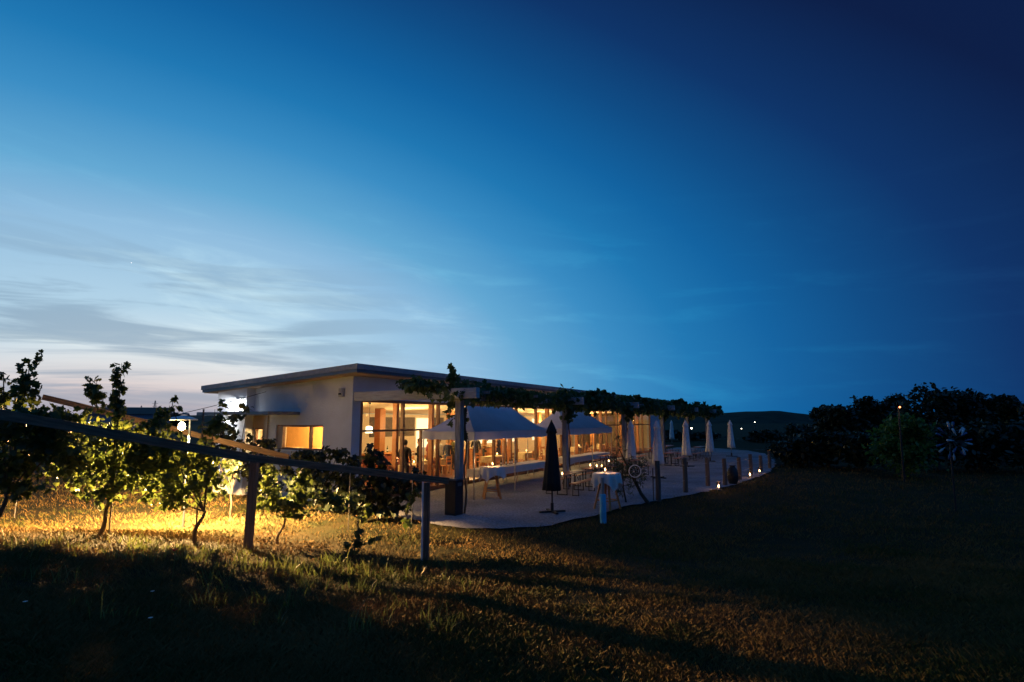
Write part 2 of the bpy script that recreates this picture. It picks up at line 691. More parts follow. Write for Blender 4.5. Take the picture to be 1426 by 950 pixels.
# last light of a sun already below the horizon
nish = N('ShaderNodeTexSky', sky_type='NISHITA')
nish.sun_disc = False
nish.sun_elevation = math.radians(-4)
nish.sun_rotation = math.radians(-38)
bg = N('ShaderNodeBackground')
bg.inputs['Strength'].default_value = 1
lk(mixw.outputs[2], bg.inputs['Color'])
bg2 = N('ShaderNodeBackground')
bg2.inputs['Strength'].default_value = .05
lk(nish.outputs[0], bg2.inputs['Color'])
ads = N('ShaderNodeAddShader')
lk(bg.outputs[0], ads.inputs[0])
lk(bg2.outputs[0], ads.inputs[1])
wo = N('ShaderNodeOutputWorld')
lk(ads.outputs[0], wo.inputs['Surface'])


def light(kind, loc, power, col, rad=.1, rot=None, size=None, parent=None, name='lamp_or_fill_light', **k):
    d = bpy.data.lights.new(name, kind)
    d.energy = power
    d.color = col
    if kind in ('POINT', 'SPOT'):
        d.shadow_soft_size = rad
    if kind == 'AREA':
        d.shape = 'RECTANGLE'
        d.size, d.size_y = size
    for a, b in k.items():
        setattr(d, a, b)
    o = bpy.data.objects.new(name, d)
    COL.objects.link(o)
    o.location = loc
    if rot:
        o.rotation_euler = rot
    if parent:
        o.parent = parent
    return o


# ------------------------------------------------------------------ building frame
vpd = ray(1160, HOR)
U = Vector((vpd.x, vpd.y, 0)).normalized()
NN = Vector((-U.y, U.x, 0))
RZ = math.atan2(U.y, U.x)
POST0 = gp(640, 716)
_d = ray(503, HOR)
_k = _d.x / _d.y
_t = (_k * POST0.y - POST0.x) / (NN.x - _k * NN.y)
F0 = POST0 + NN * _t          # near end of the glass front, on the ground
PT = -_t                      # local t of the pergola post line


def B(a, t, z=0.0):
    return Vector((F0.x + U.x * a + NN.x * t, F0.y + U.y * a + NN.y * t, z))


def loc_at(px, t, z=0.0):
    """a-coordinate where the line t=const crosses image column px"""
    d = ray(px, HOR)
    k = d.x / d.y
    p = B(0, t)
    return (k * p.y - p.x) / (U.x - k * U.y)


def inv(v):
    r = Vector((v.x - F0.x, v.y - F0.y, 0))
    return r.dot(U), r.dot(NN)


A0 = -.42      # gable wall plane
_g0 = loc_at
# depth of the gable wall (where image column 302 meets a = A0)
_p = B(A0 - .35, 0)
_d = ray(302, HOR)
_k = _d.x / _d.y
DEP = (_k * _p.y - _p.x) / (NN.x - _k * NN.y)
_d = ray(905, HOR)
GEND = loc_at(905, 0)
print('F0', F0, 'PT', PT, 'DEP', DEP, 'GEND', GEND, 'POST0', POST0, 'U', U)


def gt2(px, a):
    d = ray(px, HOR)
    k = d.x / d.y
    p = B(a, 0)
    return (k * p.y - p.x) / (NN.x - k * NN.y)


def gt(px):
    """t on the gable wall at image column px"""
    d = ray(px, HOR)
    k = d.x / d.y
    p = B(A0, 0)
    return (k * p.y - p.x) / (NN.x - k * NN.y)


LEN = GEND + 3.0
FL = .15
bld = empty('restaurant_building', B(0, 0, 0), RZ,
            'long low white restaurant with glowing glass front and sloping flat roof', 'building')


def ztop(t):
    return 4.30 - .052 * t


# walls as local boxes / prisms (a, t, z)
def prism(mb, a0, a1, t0, t1, z0, ztf):
    vs = [(a0, t0, z0), (a1, t0, z0), (a1, t1, z0), (a0, t1, z0),
          (a0, t0, ztf(t0)), (a1, t0, ztf(t0)), (a1, t1, ztf(t1)), (a0, t1, ztf(t1))]
    mb.add(vs, [[0, 3, 2, 1], [4, 5, 6, 7], [0, 1, 5, 4], [1, 2, 6, 5], [2, 3, 7, 6], [3, 0, 4, 7]])
    return mb


w1t, w0t = gt(385), gt(450)       # gable window span
e1t, e0t = gt(343), gt(368)       # small window below the canopy
blk = gt2(342, A0 - .35)
WZ0, WZ1 = 1.72, 2.62
EZ0, EZ1 = 1.6, 2.5
TH = .3
g = MB()
# gable wall around its openings
prism(g, A0, A0 + TH, 0, w0t, -.3, ztop)
g.box(A0, A0 + TH, w0t, w1t, -.3, WZ0)
prism(g, A0, A0 + TH, w0t, w1t, WZ1, ztop)
prism(g, A0, A0 + TH, w1t, e0t, -.3, ztop)
g.box(A0, A0 + TH, e0t, e1t, -.3, EZ0)
prism(g, A0, A0 + TH, e0t, e1t, EZ1, ztop)
prism(g, A0, A0 + TH, e1t, blk, -.3, ztop)
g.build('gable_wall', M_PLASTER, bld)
g = MB()
prism(g, A0 - .35, A0 + TH, blk + .002, DEP, -.3, ztop)
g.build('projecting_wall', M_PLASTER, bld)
g = MB()
prism(g, A0 + TH, LEN, DEP - .3, DEP, -.3, ztop)
g.build('rear_wall', M_PLASTER, bld)
# front: plaster pier at the near corner, band above the glass, blank end beyond the glass
GT = 3.42
g = MB()
g.box(A0 + TH + .002, 0, 0, .3, -.3, GT + .1)
g.box(A0 + TH + .002, LEN, 0, .3, GT + .102, ztop(0))
g.box(GEND + .05, LEN, 0, .3, -.3, GT + .1)
prism(g, LEN, LEN + .3, 0, DEP, -.3, ztop)
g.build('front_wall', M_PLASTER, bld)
# roof slab with overhang
OH, OG = .75, .55
r = MB()
ra0, ra1, rt0, rt1 = A0 - OG, LEN + .8, -OH, DEP + .8
zz = lambda t, d: ztop(t) + d
vs = []
for d in (.03, .128):
    vs += [(ra0, rt0, zz(rt0, d)), (ra1, rt0, zz(rt0, d)), (ra1, rt1, zz(rt1, d)), (ra0, rt1, zz(rt1, d))]
bfaces = [[0, 3, 2, 1], [4, 5, 6, 7], [0, 1, 5, 4], [1, 2, 6, 5], [2, 3, 7, 6], [3, 0, 4, 7]]
r.add(vs, bfaces)
roof = r.build('roof', M_METAL, bld)
r = MB()
e = .04
vs = []
for d in (.13, .30):
    vs += [(ra0 - e, rt0 - e, zz(rt0, d)), (ra1 + e, rt0 - e, zz(rt0, d)), (ra1 + e, rt1 + e, zz(rt1, d)), (ra0 - e, rt1 + e, zz(rt1, d))]
r.add(vs, bfaces)
r.build('roof_edge', mat('roof_edge_metal', (.27, .29, .33), .5, 0), roof)
r = MB()
vs = []
for d in (.005, .026):
    vs += [(ra0 + .05, rt0 + .05, zz(rt0, d)), (ra1 - .05, rt0 + .05, zz(rt0, d)), (ra1 - .05, rt1 - .05, zz(rt1, d)), (ra0 + .05, rt1 - .05, zz(rt1, d))]
r.add(vs, bfaces)
r.build('soffit', M_SOFFIT, bld)
# interior
r = MB()
r.box(A0 + TH + .01, LEN, .02, DEP - .31, FL - .15, FL)
r.build('floor', M_FLOORW, bld)
r = MB()
prism(r, A0 + TH + .01, LEN, .31, DEP - .31, 3.3, lambda t: 3.66)
r.v = [(x, y, (3.56 - .058 * y) + (.1 if z > 3.5 else 0)) for x, y, z in r.v]
r.build('ceiling', M_CEIL, bld)
r = MB()
r.box(A0 + TH + .005, A0 + TH + .03, .31, w0t - .1, FL, 3.1)
r.box(A0 + TH + .005, LEN, DEP - .36, DEP - .315, FL, 3.1)
r.box(LEN - .05, LEN - .01, .31, DEP - .4, FL, 3.3)
r.build('inner_wall', M_PLASTER2, bld)
# kitchen partition behind the window in the gable
r = MB()
r.box(2.6, 2.7, 2.6, DEP - .4, FL, 3.0)
# glass front ------------------------------------------------------------
NB = 16
TR = 2.42
ks = [GEND * k / NB for k in range(NB + 1)]
for k in range(NB + 1):
    x = ks[k]
    MB().box(x - .045, x + .045, -.03, .12, 0, GT, .006).build('mullion', M_BROWNF, bld)
    if k % 2 or k < 4:
        MB().box(x + .06, x + .20, .40, .62, FL, 3.45, .01).build('timber_column', M_WOOD, bld)
MB().box(0, GEND, -.025, .11, GT - .001, GT + .098, .006).build('head_rail', M_BROWNF, bld)
MB().box(0, GEND, -.02, .10, TR - .035, TR + .035).build('transom', M_BROWNF, bld)
MB().box(0, GEND, -.02, .11, 0, .12).build('sill_rail', M_BROWNF, bld)
for k in range(NB):
    MB().box(ks[k] + .045, ks[k + 1] - .045, .03, .045, .12, GT - .002).build('glass_pane', M_GLASS, bld)
    if k in (1, 4, 7, 10, 13):
        MB().box((ks[k] + ks[k + 1]) / 2 - .03, (ks[k] + ks[k + 1]) / 2 + .03, -.015, .1, .12, TR - .036).build('door_stile', M_BROWNF, bld)
# gable window
wn = MB()
a = A0 + .06
wn.box(a, a + .1, w0t, w1t, WZ0, WZ0 + .07)
wn.box(a, a + .1, w0t, w1t, WZ1 - .07, WZ1)
wd = w1t - w0t
for t in (w0t, w0t + .27 * wd, w1t - .13 * wd, w1t - .07):
    wn.box(a - .003, a + .103, t, t + .07, WZ0 + .002, WZ1 - .002)
wo_ = wn.build('window', M_BROWNF, bld)
MB().box(a + .04, a + .05, w0t + .05, w1t - .05, WZ0 + .05, WZ1 - .05).build('pane', M_GLASS, wo_)
MB().box(a - .02, a + .03, w1t - .13 * wd, w1t, WZ0 + .04, WZ1 - .04).build('shutter', M_SOFFIT, wo_)
MB().box(A0 - .06, A0 + .05, w0t - .05, w1t + .05, WZ0 - .05, WZ0 - .003).build('sill', M_WHITE, wo_)
wn = MB()
for t in (e0t, (e0t + e1t) / 2, e1t - .06):
    wn.box(a - .003, a + .103, t, t + .06, EZ0 + .002, EZ1 - .002)
wn.box(a, a + .1, e0t, e1t, EZ0, EZ0 + .06)
wn.box(a, a + .1, e0t, e1t, EZ1 - .06, EZ1)
wo2 = wn.build('window', M_BROWNF, bld)
MB().box(a + .04, a + .05, e0t + .05, e1t - .05, EZ0 + .05, EZ1 - .05).build('pane', M_GLASS, wo2)
wl_ = empty('window_lamp', B(A0 + .5, w0t + .35, 2.42), RZ, 'small square white lamp glowing behind the right end of the gable window', 'lamp')
MB().box(-.05, .05, -.13, .13, -.17, .17, .02).build('lamp_shade', M_PEND, wl_)
MB().bar((0, 0, .17), (0, 0, .9), .015).build('cord', M_BLACK, wl_)
# louvred slot in the projecting wall
lv = MB()
t1_, t0_ = gt(326), gt(333)
for k in range(6):
    lv.box(A0 - .40, A0 - .352, t0_, t1_, 2.02 + k * .11, 2.09 + k * .11)
lv.build('louvre', M_METAL, bld)
# canopy over the entrance
MB().box(A0 - 1.3, A0 - .002, gt2(373, A0 - 1.3), blk - .05, 2.98, 3.10, .01).build('entrance_canopy', M_METAL, bld)
MB().box(A0 - 1.3, A0 - .352, blk - .048, gt2(273, A0 - 1.3), 2.98, 3.10, .01).build('entrance_canopy', M_METAL, bld)
g = MB()
_ea, _eb = A0 - .04, A0 - .002
g.box(_ea, _eb, gt(374), e0t, .0, 2.96)
g.box(_ea, _eb, e1t, blk - .01, .0, 2.96)
g.box(_ea, _eb, e0t, e1t, .0, EZ0)
g.box(_ea, _eb, e0t, e1t, EZ1, 2.96)
g.build('entrance_panel', M_SOFFIT, bld)
fl2 = empty('added_wall_lamp', B(A0 - .36, blk + 1.1, 2.80), RZ, 'small added wall lamp brightening the wall under the entrance canopy', 'lamp')  # lamp added so that the wall below the canopy is lit
MB().box(-.12, .0, -.1, .1, -.05, .05, .01).build('housing', M_WHITE, fl2)
MB().box(-.11, -.01, -.08, .08, -.07, -.052).build('lens', M_FLOODE, fl2)
light('POINT', B(A0 - .75, blk + 1.0, 2.55), 28, (1, .97, .9), .06)
# gable room: orange wall behind the window
r = MB()
r.box(2.2, 2.3, 3.3, DEP - .4, FL, 3.0)
r.build('partition', mat('orange_plaster', (.75, .42, .13), .9, var=.05), bld)

# interior back features
bk = DEP - .37
for a0_, a1_ in ((7.2, 8.9), (9.1, 10.7), (12.5, 13.4), (16, 17)):
    MB().box(a0_, a1_, bk - .06, bk, 1.9, 2.95).build('dark_panel', M_DPANEL, bld)
for a0_ in (10.9, 13.8, 17.5, 21, 25):
    w_ = MB().box(a0_, a0_ + 1.5, bk - .05, bk - .002, 1.2, 2.9).build('bright_hatch', M_PANELE, bld)
for a0_ in (4.6, 9.9, 15, 20, 25, 30):
    MB().box(a0_, a0_ + .35, 3.6, 3.95, FL, 3.32, .01).build('timber_column', M_WOOD, bld)


# gable floodlight, sensor box
fl = empty('floodlight', B(A0 - .55, blk + .15, 3.62), RZ, 'small white floodlight under the eave bleaching the end wall', 'lamp')
MB().box(-.09, .09, -.07, .07, -.04, .05, .01).build('housing', M_WHITE, fl)
MB().box(-.08, .08, -.06, .06, -.06, -.042).build('lens', M_FLOODE, fl)
MB().bar((.05, 0, 0), (.35, 0, .08), .03).build('bracket', M_STEEL, fl)
sd = Vector(B(A0 - .42, DEP - .6, 1.6)) - Vector(B(A0 - 1.0, blk + .25, 3.45))
light('SPOT', B(A0 - 1.0, blk + .25, 3.5), 210, (1, .97, .92), .05, sd.to_track_quat('-Z', 'Y').to_euler(), spot_size=math.radians(150), spot_blend=.35)
sb = empty('siren_box', B(A0, gt(476.5), at(476.5, 545, 17.6).z), RZ, 'small grey alarm box high on the white gable wall', 'alarm box')
MB().box(-.13, -.002, -.11, .11, -.15, .15, .02).build('housing', mat('grey_plastic', (.35, .35, .36), .5), sb)
MB().lathe([(.0, -.02), (.05, -.02), (.05, .03), (0, .03)], 12, (-.15, 0, -.05)).build('siren_grille', M_BLACK, sb)

# overhead cable
c = MB()
p0 = B(A0 - .03, gt(369.7), at(369.7, 542, 19).z)
p1 = B(-6, 10.5, 2.1)
c.tube([p0.lerp(p1, k / 12) + Vector((0, 0, -.9 * (k / 12) * (1 - k / 12))) for k in range(13)], .012, 5)
tag(c.build('power_cable', M_BLACK), 'thin dark cable sagging away from the white gable wall', 'cable')

# ------------------------------------------------------------------ interior lights
WARM = (1, .66, .27)
for i, a_ in enumerate((1.2, 6.5, 11, 15.5, 20, 24.5, 29)):
    light('POINT', B(a_, 3.2, 2.55), 270 if i else 200, WARM, .18)
for a_ in (1.1, 4.9, 8.6, 12.4, 16.2, 20, 24, 28):
    light('POINT', B(a_, 1.5, 2.75), 45, (1, .55, .17), .08)  # added fill lights without fixtures, brightening the timber columns
light('POINT', B(.9, 4.4, 2.3), 220, (1, .6, .22), .1)

pend = empty('pendant_lamp', (0, 0, 0), 0, None, 'lamp', 'pendant lamps inside')
MB().lathe([(.09, .0), (.125, -.0), (.11, .22), (.03, .25)], 16, (0, 0, 0)).build('lamp_shade', M_PEND, pend)
MB().tube([(0, 0, .25), (0, 0, 1.05)], .008, 5).build('cord', M_BLACK, pend)
MB().lathe([(.05, 1.05), (.04, 1.09)], 10).build('ceiling_rose', M_BLACK, pend)
spots = [(at(514, 600, 19.6), 'glowing pendant lamp at the near left end of the glass front'),
         (B(10.5, 2.4, 2.2), 'glowing pendant lamp in the middle bays, behind the nearer tent'),
         (B(14.2, 3.4, 2.2), 'pendant lamp glowing above the set tables between the two tents'),
         (B(24.0, 2.6, 2.2), 'pendant lamp in the far third of the glass front'),
         (B(28.4, 3.6, 2.2), 'farthest pendant lamp, near the last timber columns')]
for i, (p, l) in enumerate(spots):
    place(pend, i == 0, (p.x, p.y, 2.2 if i else p.z - .08), 0, l)
gl = empty('globe_lamp', B(loc_at(826, 1.6), 1.6, 2.1), 0, 'round white paper globe lamp hanging behind the glass below the far tent', 'lamp')
MB().lathe([(.19 * math.sin(PI * k / 10) + .001, .19 - .19 * math.cos(PI * k / 10) - .19) for k in range(11)], 18).build('globe', emat('globe_glow', (1, .85, .55), 1.3), gl)
MB().tube([(0, 0, .19), (0, 0, 1.3)], .006, 5).build('cord', M_BLACK, gl)

# ------------------------------------------------------------------ furniture inside
def make_chair():
    t = empty('wooden_chair', (0, 0, 0), 0, None, 'chair', 'wooden dining chairs inside')
    MB().box(-.21, .21, -.21, .21, .43, .47, .01).build('seat', M_WOOD, t)
    b = MB()
    b.box(-.2, .2, .18, .205, .62, .72, .006)
    b.box(-.2, .2, .19, .215, .78, .90, .006)
    b.build('backrest', M_WOOD, t)
    for x in (-.19, .19):
        MB().bar((x, -.19, 0), (x, -.19, .43), .035).build('leg', M_WOOD, t)
        MB().bar((x, .19, 0), (x, .215, .9), .035).build('leg', M_WOOD, t)
    return t


def make_table(w, d):
    t = empty('dining_table', (0, 0, 0), 0, None, 'table', 'dining tables inside')
    MB().box(-w / 2, w / 2, -d / 2, d / 2, .71, .745, .005).build('tabletop', M_WOOD, t)
    for x in (-1, 1):
        for y in (-1, 1):
            MB().box(x * (w / 2 - .1) - .03, x * (w / 2 - .1) + .03, y * (d / 2 - .1) - .03, y * (d / 2 - .1) + .03, 0, .71).build('leg', M_WOOD, t)
    return t


def cloth_over(w, d, top, drop, m, name, label, cat, loc, rz, group=None, wav=.02):
    """draped rectangular cloth with a rippled skirt"""
    n = 14
    vs, fs = [], []
    per = []
    for k in range(n * 4):
        s, f = divmod(k, n)
        f /= n
        x, y = [(-1 + 2 * f, -1), (1, -1 + 2 * f), (1 - 2 * f, 1), (-1, 1 - 2 * f)][s]
        per.append((x, y))
    rows = [(1, 0, 0), (1.0, -.015, 0), (1.0, -drop * .5, .5), (1.0, -drop, 1)]
    for (sc, dz, am) in rows:
        for k, (x, y) in enumerate(per):
            o = wav * am * math.sin(k * 1.9) + .01 + .03 * am
            cx = x * (w / 2 + o)
            cy = y * (d / 2 + o)
            ex = .06 * am * (1 if abs(abs(x) - abs(y)) < .15 else 0)
            vs.append((cx, cy, top + dz - ex))
    m4 = len(per)
    for i in range(3):
        for k in range(m4):
            fs.append([i * m4 + k, i * m4 + (k + 1) % m4, (i + 1) * m4 + (k + 1) % m4, (i + 1) * m4 + k][::-1])
    fs.append(list(range(m4)))
    b = MB()
    b.add(vs, fs, False)
    o = b.build(name, m, None, loc, rz)
    tag(o, label, cat, group)
    return o


chair = make_chair()
table = make_table(1.6, .8)
cf = tf = True
ordw = ['nearest the left end of the glass', 'second from the left end of the glass', 'behind the nearer tent', 'right of the nearer tent leg',
        'between the two tents', 'behind the farther tent', 'in the far bays below the globe lamp', 'in the farthest bay']
tabs = [(1.6, 1.4), (4.6, 1.7), (7.3, 2.9), (11.2, 1.6), (14.6, 1.7), (18.2, 1.8), (22.3, 1.7), (26.6, 1.8)]
for i, (a_, t_) in enumerate(tabs):
    p = B(a_, t_, FL)
    place(table, tf, p, RZ, 'wooden dining table inside, ' + ordw[i])
    tf = False
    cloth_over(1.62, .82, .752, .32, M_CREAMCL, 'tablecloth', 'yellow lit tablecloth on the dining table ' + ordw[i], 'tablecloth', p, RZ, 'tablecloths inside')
    for j, (dx, dy, rr, wd_) in enumerate(((-.45, -.62, PI, 'window side, left'), (.45, -.62, PI, 'window side, right'), (-.45, .62, 0, 'room side, left'), (.45, .62, 0, 'room side, right'))):
        q = B(a_ + dx, t_ + dy, FL)
        place(chair, cf, q, RZ + rr + random.uniform(-.15, .15), f'wooden chair at the table {ordw[i]}, {wd_}')
        cf = False
# candles on inside tables
cnd = empty('table_candle', (0, 0, 0), 0, None, 'candle', 'candles on tables')
MB().lathe([(.03, 0), (.03, .07), (.008, .072)], 12).build('wax_body', M_WAX, cnd)
MB().lathe([(.002, .07), (.022, .09), (.014, .12), (.002, .15)], 8).build('flame', M_FLAME, cnd)
for i, (a_, t_) in enumerate(tabs):
    p = B(a_ + .15, t_, FL + .755)
    place(cnd, i == 0, p, 0, 'small lit candle on the inside table ' + ordw[i])
# bar counter
ct = empty('bar_counter', B(5.3, 4.6, FL), RZ, 'dark red bar counter seen through the left bays', 'counter')
MB().box(-2.3, 2.3, -.3, .3, 0, 1.05).build('front_panel', M_COUNTER, ct)
MB().box(-2.4, 2.4, -.38, .38, 1.05, 1.1, .01).build('countertop', M_WOOD, ct)
ct = empty('bar_counter', B(14.5, 4.9, FL), RZ, 'long wooden serving counter in the middle of the room', 'counter')
MB().box(-3, 3, -.3, .3, 0, .95).build('front_panel', M_WOOD, ct)
MB().box(-3.1, 3.1, -.38, .38, .95, 1.0, .01).build('countertop', M_CREAMCL, ct)


def bottle_proto():
    t = empty('bottle', (0, 0, 0), 0, None, 'bottle', 'bottles')
    MB().lathe([(.036, 0), (.037, .18), (.014, .24), (.013, .30), (.015, .30), (.015, .315)], 12).build('glass_body', M_GREEN_GL, t)
    MB().lathe([(.0385, .05), (.0385, .14)], 12, cap=False).build('paper_label', M_WHITE, t)
    return t


bt = bottle_proto()
bfirst = True
for i in range(7):
    q = B(4.0 + i * .36, 4.6 + .08 * (i % 2), FL + 1.1)
    place(bt, bfirst, q, 0, f'dark bottle on the red bar counter, {["first","second","third","fourth","fifth","sixth","last"][i]} from the left')
    bfirst = False


# ------------------------------------------------------------------ people
def person(loc, rz, label, top, trousers, hair, arms=('down', 'down'), height=1.75, lean=0.0, skirt=False):
    t = empty('person', loc, rz, label, 'person', 'guests inside the restaurant')
    s = height / 1.75
    V, E, R = [], [], []

    def v(x, y, z, r, p=None):
        V.append((x * s, (y - lean * max(0, z - .9) * .5) * s, z * s))
        R.append(r * s)
        if p is not None:
            E.append((p, len(V) - 1))
        return len(V) - 1
    pel = v(0, 0, .95, .15)
    wai = v(0, 0, 1.10, .13, pel)
    che = v(0, 0, 1.28, .155, wai)
    upc = v(0, 0, 1.41, .12, che)
    nck = v(0, .0, 1.50, .055, upc)
    hd0 = v(0, -.01, 1.56, .07, nck)
    hd1 = v(0, -.012, 1.64, .09, hd0)
    hd2 = v(0, -.005, 1.71, .06, hd1)
    ns = v(0, -.105, 1.625, .016, hd1)
    hands = []
    for sd, arm in ((-1, arms[0]), (1, arms[1])):
        sh = v(sd * .18, 0, 1.42, .062, upc)
        if arm == 'down':
            pts = [(sd * .23, .02, 1.15, .045), (sd * .235, -.05, .92, .032)]
            hd = Vector((0, -.1, -1))
        elif arm == 'bent':
            pts = [(sd * .24, .03, 1.15, .045), (sd * .14, -.24, 1.16, .032)]
            hd = Vector((-sd * .3, -.9, .1))
        elif arm == 'up':
            pts = [(sd * .40, -.08, 1.50, .045), (sd * .55, -.16, 1.68, .032)]
            hd = Vector((sd * .5, -.2, .6))
        el_ = v(*pts[0], sh)
        wr = v(*pts[1], el_)
        hd.normalize()
        w = Vector(pts[1][:3])
        sidev = hd.cross(Vector((0, 1, 0)) if abs(hd.y) < .8 else Vector((0, 0, 1))).normalized()
        pm = w + hd * .05
        pi_ = v(*pm, .03, wr)
        for k in range(4):
            o = sidev * (k - 1.5) * .02
            ln = (.065, .08, .075, .055)[k]
            b0 = v(*(pm + o + hd * .04), .011, pi_)
            b1 = v(*(pm + o * 1.1 + hd * (.04 + ln * .55) + Vector((0, -.008, 0))), .0095, b0)
            v(*(pm + o * 1.1 + hd * (.04 + ln) + Vector((0, -.022, 0))), .008, b1)
        th = v(*(pm + sidev * .035 + hd * .0), .012, pi_)
        v(*(pm + sidev * .055 + hd * .04), .010, th)
        # legs
        hp = v(sd * .09, 0, .86, .10, pel)
        kn = v(sd * .10, -.01, .48, .062, hp)
        an = v(sd * .105, .02, .09, .045, kn)
        v(sd * .115, -.13, .045, .038, an)
    me = bpy.data.meshes.new('body')
    me.from_pydata(V, E, [])
    o = bpy.data.objects.new('body', me)
    COL.objects.link(o)
    md = o.modifiers.new('s', 'SKIN')
    for i, sv in enumerate(me.skin_vertices[0].data):
        sv.radius = (R[i], R[i] * (.72 if i in (0, 1, 2, 3) else 1))
        sv.use_root = (i == 0)
    md.use_smooth_shade = True
    ms = o.modifiers.new('u', 'SUBSURF')
    ms.levels = 1
    ms.render_levels = 1
    dg = bpy.context.evaluated_depsgraph_get()
    nm = bpy.data.meshes.new_from_object(o.evaluated_get(dg))
    COL.objects.unlink(o)
    bpy.data.objects.remove(o)
    nm.name = 'body'
    for m_ in (M_SKIN,):
        nm.materials.append(m_)
    b = bpy.data.objects.new('body', nm)
    COL.objects.link(b)
    b.parent = t

    def garment(name, m_, cond, off):
        bm = bmesh.new()
        bm.from_mesh(nm)
        dele = [f for f in bm.faces if not cond(f.calc_center_median() / s)]
        bmesh.ops.delete(bm, geom=dele, context='FACES')
        bm.normal_update()
        for vv in bm.verts:
            vv.co += vv.normal * off
        g_ = bpy.data.meshes.new(name)
        bm.to_mesh(g_)
        bm.free()
        g_.materials.clear()
        g_.materials.append(m_)
        go = bpy.data.objects.new(name, g_)
        COL.objects.link(go)
        go.parent = t
    hs_ = [Vector((V[i][0], V[i][1], V[i][2])) / s for i in range(len(V)) if R[i] == .03 * s]

    def near_hand(c):
        return any((c - h).length < .13 for h in hs_)
    garment('shirt', top, lambda c: .93 < c.z and (c.z < 1.49 or abs(c.x) > .2) and not near_hand(c) and not (c.z > 1.49 and abs(c.x) < .14), .012)
    garment('shoes', M_BLACK, lambda c: c.z < .085, .006)
    if skirt:
        MB().lathe([(.22 * s, .5 * s), (.19 * s, .75 * s), (.16 * s, .98 * s)], 18, cap=False, fold=lambda a_, i: .05 * math.sin(a_ * 7)).build('skirt', trousers, t)
    else:
        garment('trousers', trousers, lambda c: .085 <= c.z <= .95 and not near_hand(c) and abs(c.x) < .21, .012)
    # hair cap
    h = MB()
    pr = [(.0005, 1.795), (.05, 1.785), (.088, 1.745), (.103, 1.69), (.102, 1.64), (.09, 1.59)]
    n = 18
    vs_, fs_ = [], []
    for i, (r_, z_) in enumerate(pr):
        for k in range(n):
            a_ = 2 * PI * k / n
            front = max(0, -math.sin(a_))
            zz_ = z_ + (.10 * front ** 2 if i >= 3 else 0) * (i - 2) / 2.2
            vs_.append((r_ * math.cos(a_) * .95 * s, (r_ * math.sin(a_) * 1.05 + .005 - lean * .4) * s, min(zz_, 1.74) * s if i >= 3 else zz_ * s))
    for i in range(len(pr) - 1):
        for k in range(n):
            fs_.append([i * n + k, i * n + (k + 1) % n, (i + 1) * n + (k + 1) % n, (i + 1) * n + k][::-1])
    h.add(vs_, fs_, True)
    h.build('hair', hair, t)
    fc = MB()
    for sd in (-1, 1):
        fc.lathe([(.001, -.008), (.009, 0), (.001, .008)], 8, (sd * .032 * s, (-.092 - lean * .38) * s, 1.655 * s))
    fc.build('eyes', M_BLACK, t)
    return t


P_BLK = mat('black_suit', (.012, .012, .016), .8)
P_RED = mat('dark_red_shirt', (.16, .02, .02), .8)
P_WHT = mat('white_shirt', (.7, .68, .62), .8)
P_BLU = mat('navy_dress', (.02, .03, .07), .8)
P_ORA = mat('tan_jacket', (.35, .17, .06), .8)
P_GRN = mat('olive_jumper', (.14, .14, .05), .8)


def pin(px, t_):
    a_ = loc_at(px, t_)
    return B(a_, t_, FL)


ppl = [
    (pin(565, 1.0), RZ + 1.9, 'person in a black suit standing just left of the second timber column', P_BLK, P_BLK, M_HAIRD, ('down', 'bent'), 1.82),
    (pin(585, 1.15), RZ - 2.3, 'person in black holding a hand forward beside the tent edge', P_BLK, P_BLK, M_HAIRD, ('bent', 'bent'), 1.84),
    (pin(598, 2.6), RZ + 1.0, 'person in a dark red shirt behind the cloth covered table', P_RED, P_BLK, M_HAIRL, ('down', 'bent'), 1.78),
    (pin(612, 3.0), RZ - .6, 'person in a white shirt standing behind the red shirted guest', P_WHT, P_BLK, M_HAIRD, ('bent', 'down'), 1.72),
    (pin(624, 2.5), RZ + 2.6, 'person in a navy dress under the left edge of the tent roof', P_BLU, P_BLU, M_HAIRL, ('down', 'down'), 1.68),
    (pin(632, 3.6), RZ + .3, 'person in an olive jumper at the back beside the pergola post', P_GRN, P_BLK, M_HAIRD, ('bent', 'bent'), 1.76),
    (pin(663, 3.0), RZ - .9, 'person in a black suit right of the near pergola post', P_BLK, P_BLK, M_HAIRD, ('bent', 'down'), 1.8),
    (pin(675, 3.4), RZ + .2, 'person in a tan jacket raising one arm under the tent roof', P_ORA, P_BLK, M_HAIRD, ('bent', 'up'), 1.8),
    (pin(695, 3.8), RZ - 2.4, 'person in a dark dress silhouetted against the bright hatch', P_BLU, P_BLU, M_HAIRD, ('down', 'bent'), 1.7),
]
for i, (p, rz, lab, top, tr, hr, ar, h) in enumerate(ppl):
    person(p, rz, lab, top, tr, hr, ar, h, skirt=(tr is P_BLU))

# ------------------------------------------------------------------ ground
def grid_mesh(name, xs, ys, zf, m):
    X, Y = np.meshgrid(xs, ys)
    Z = zf(X, Y)
    V = np.stack([X.ravel(), Y.ravel(), Z.ravel()], 1)
    nx, ny = len(xs), len(ys)
    i = np.arange(nx - 1)[None, :] + np.arange(ny - 1)[:, None] * nx
    Fq = np.stack([i, i + 1, i + 1 + nx, i + nx], -1).reshape(-1, 4)
    me = bpy.data.meshes.new(name)
    me.from_pydata(V.tolist(), [], Fq.tolist())
    me.polygons.foreach_set('use_smooth', [True] * len(me.polygons))
    me.materials.append(m)
    o = bpy.data.objects.new(name, me)
    COL.objects.link(o)
    return o


def geo(a, b, n):
    return np.sinh(np.linspace(np.arcsinh(a), np.arcsinh(b), n))


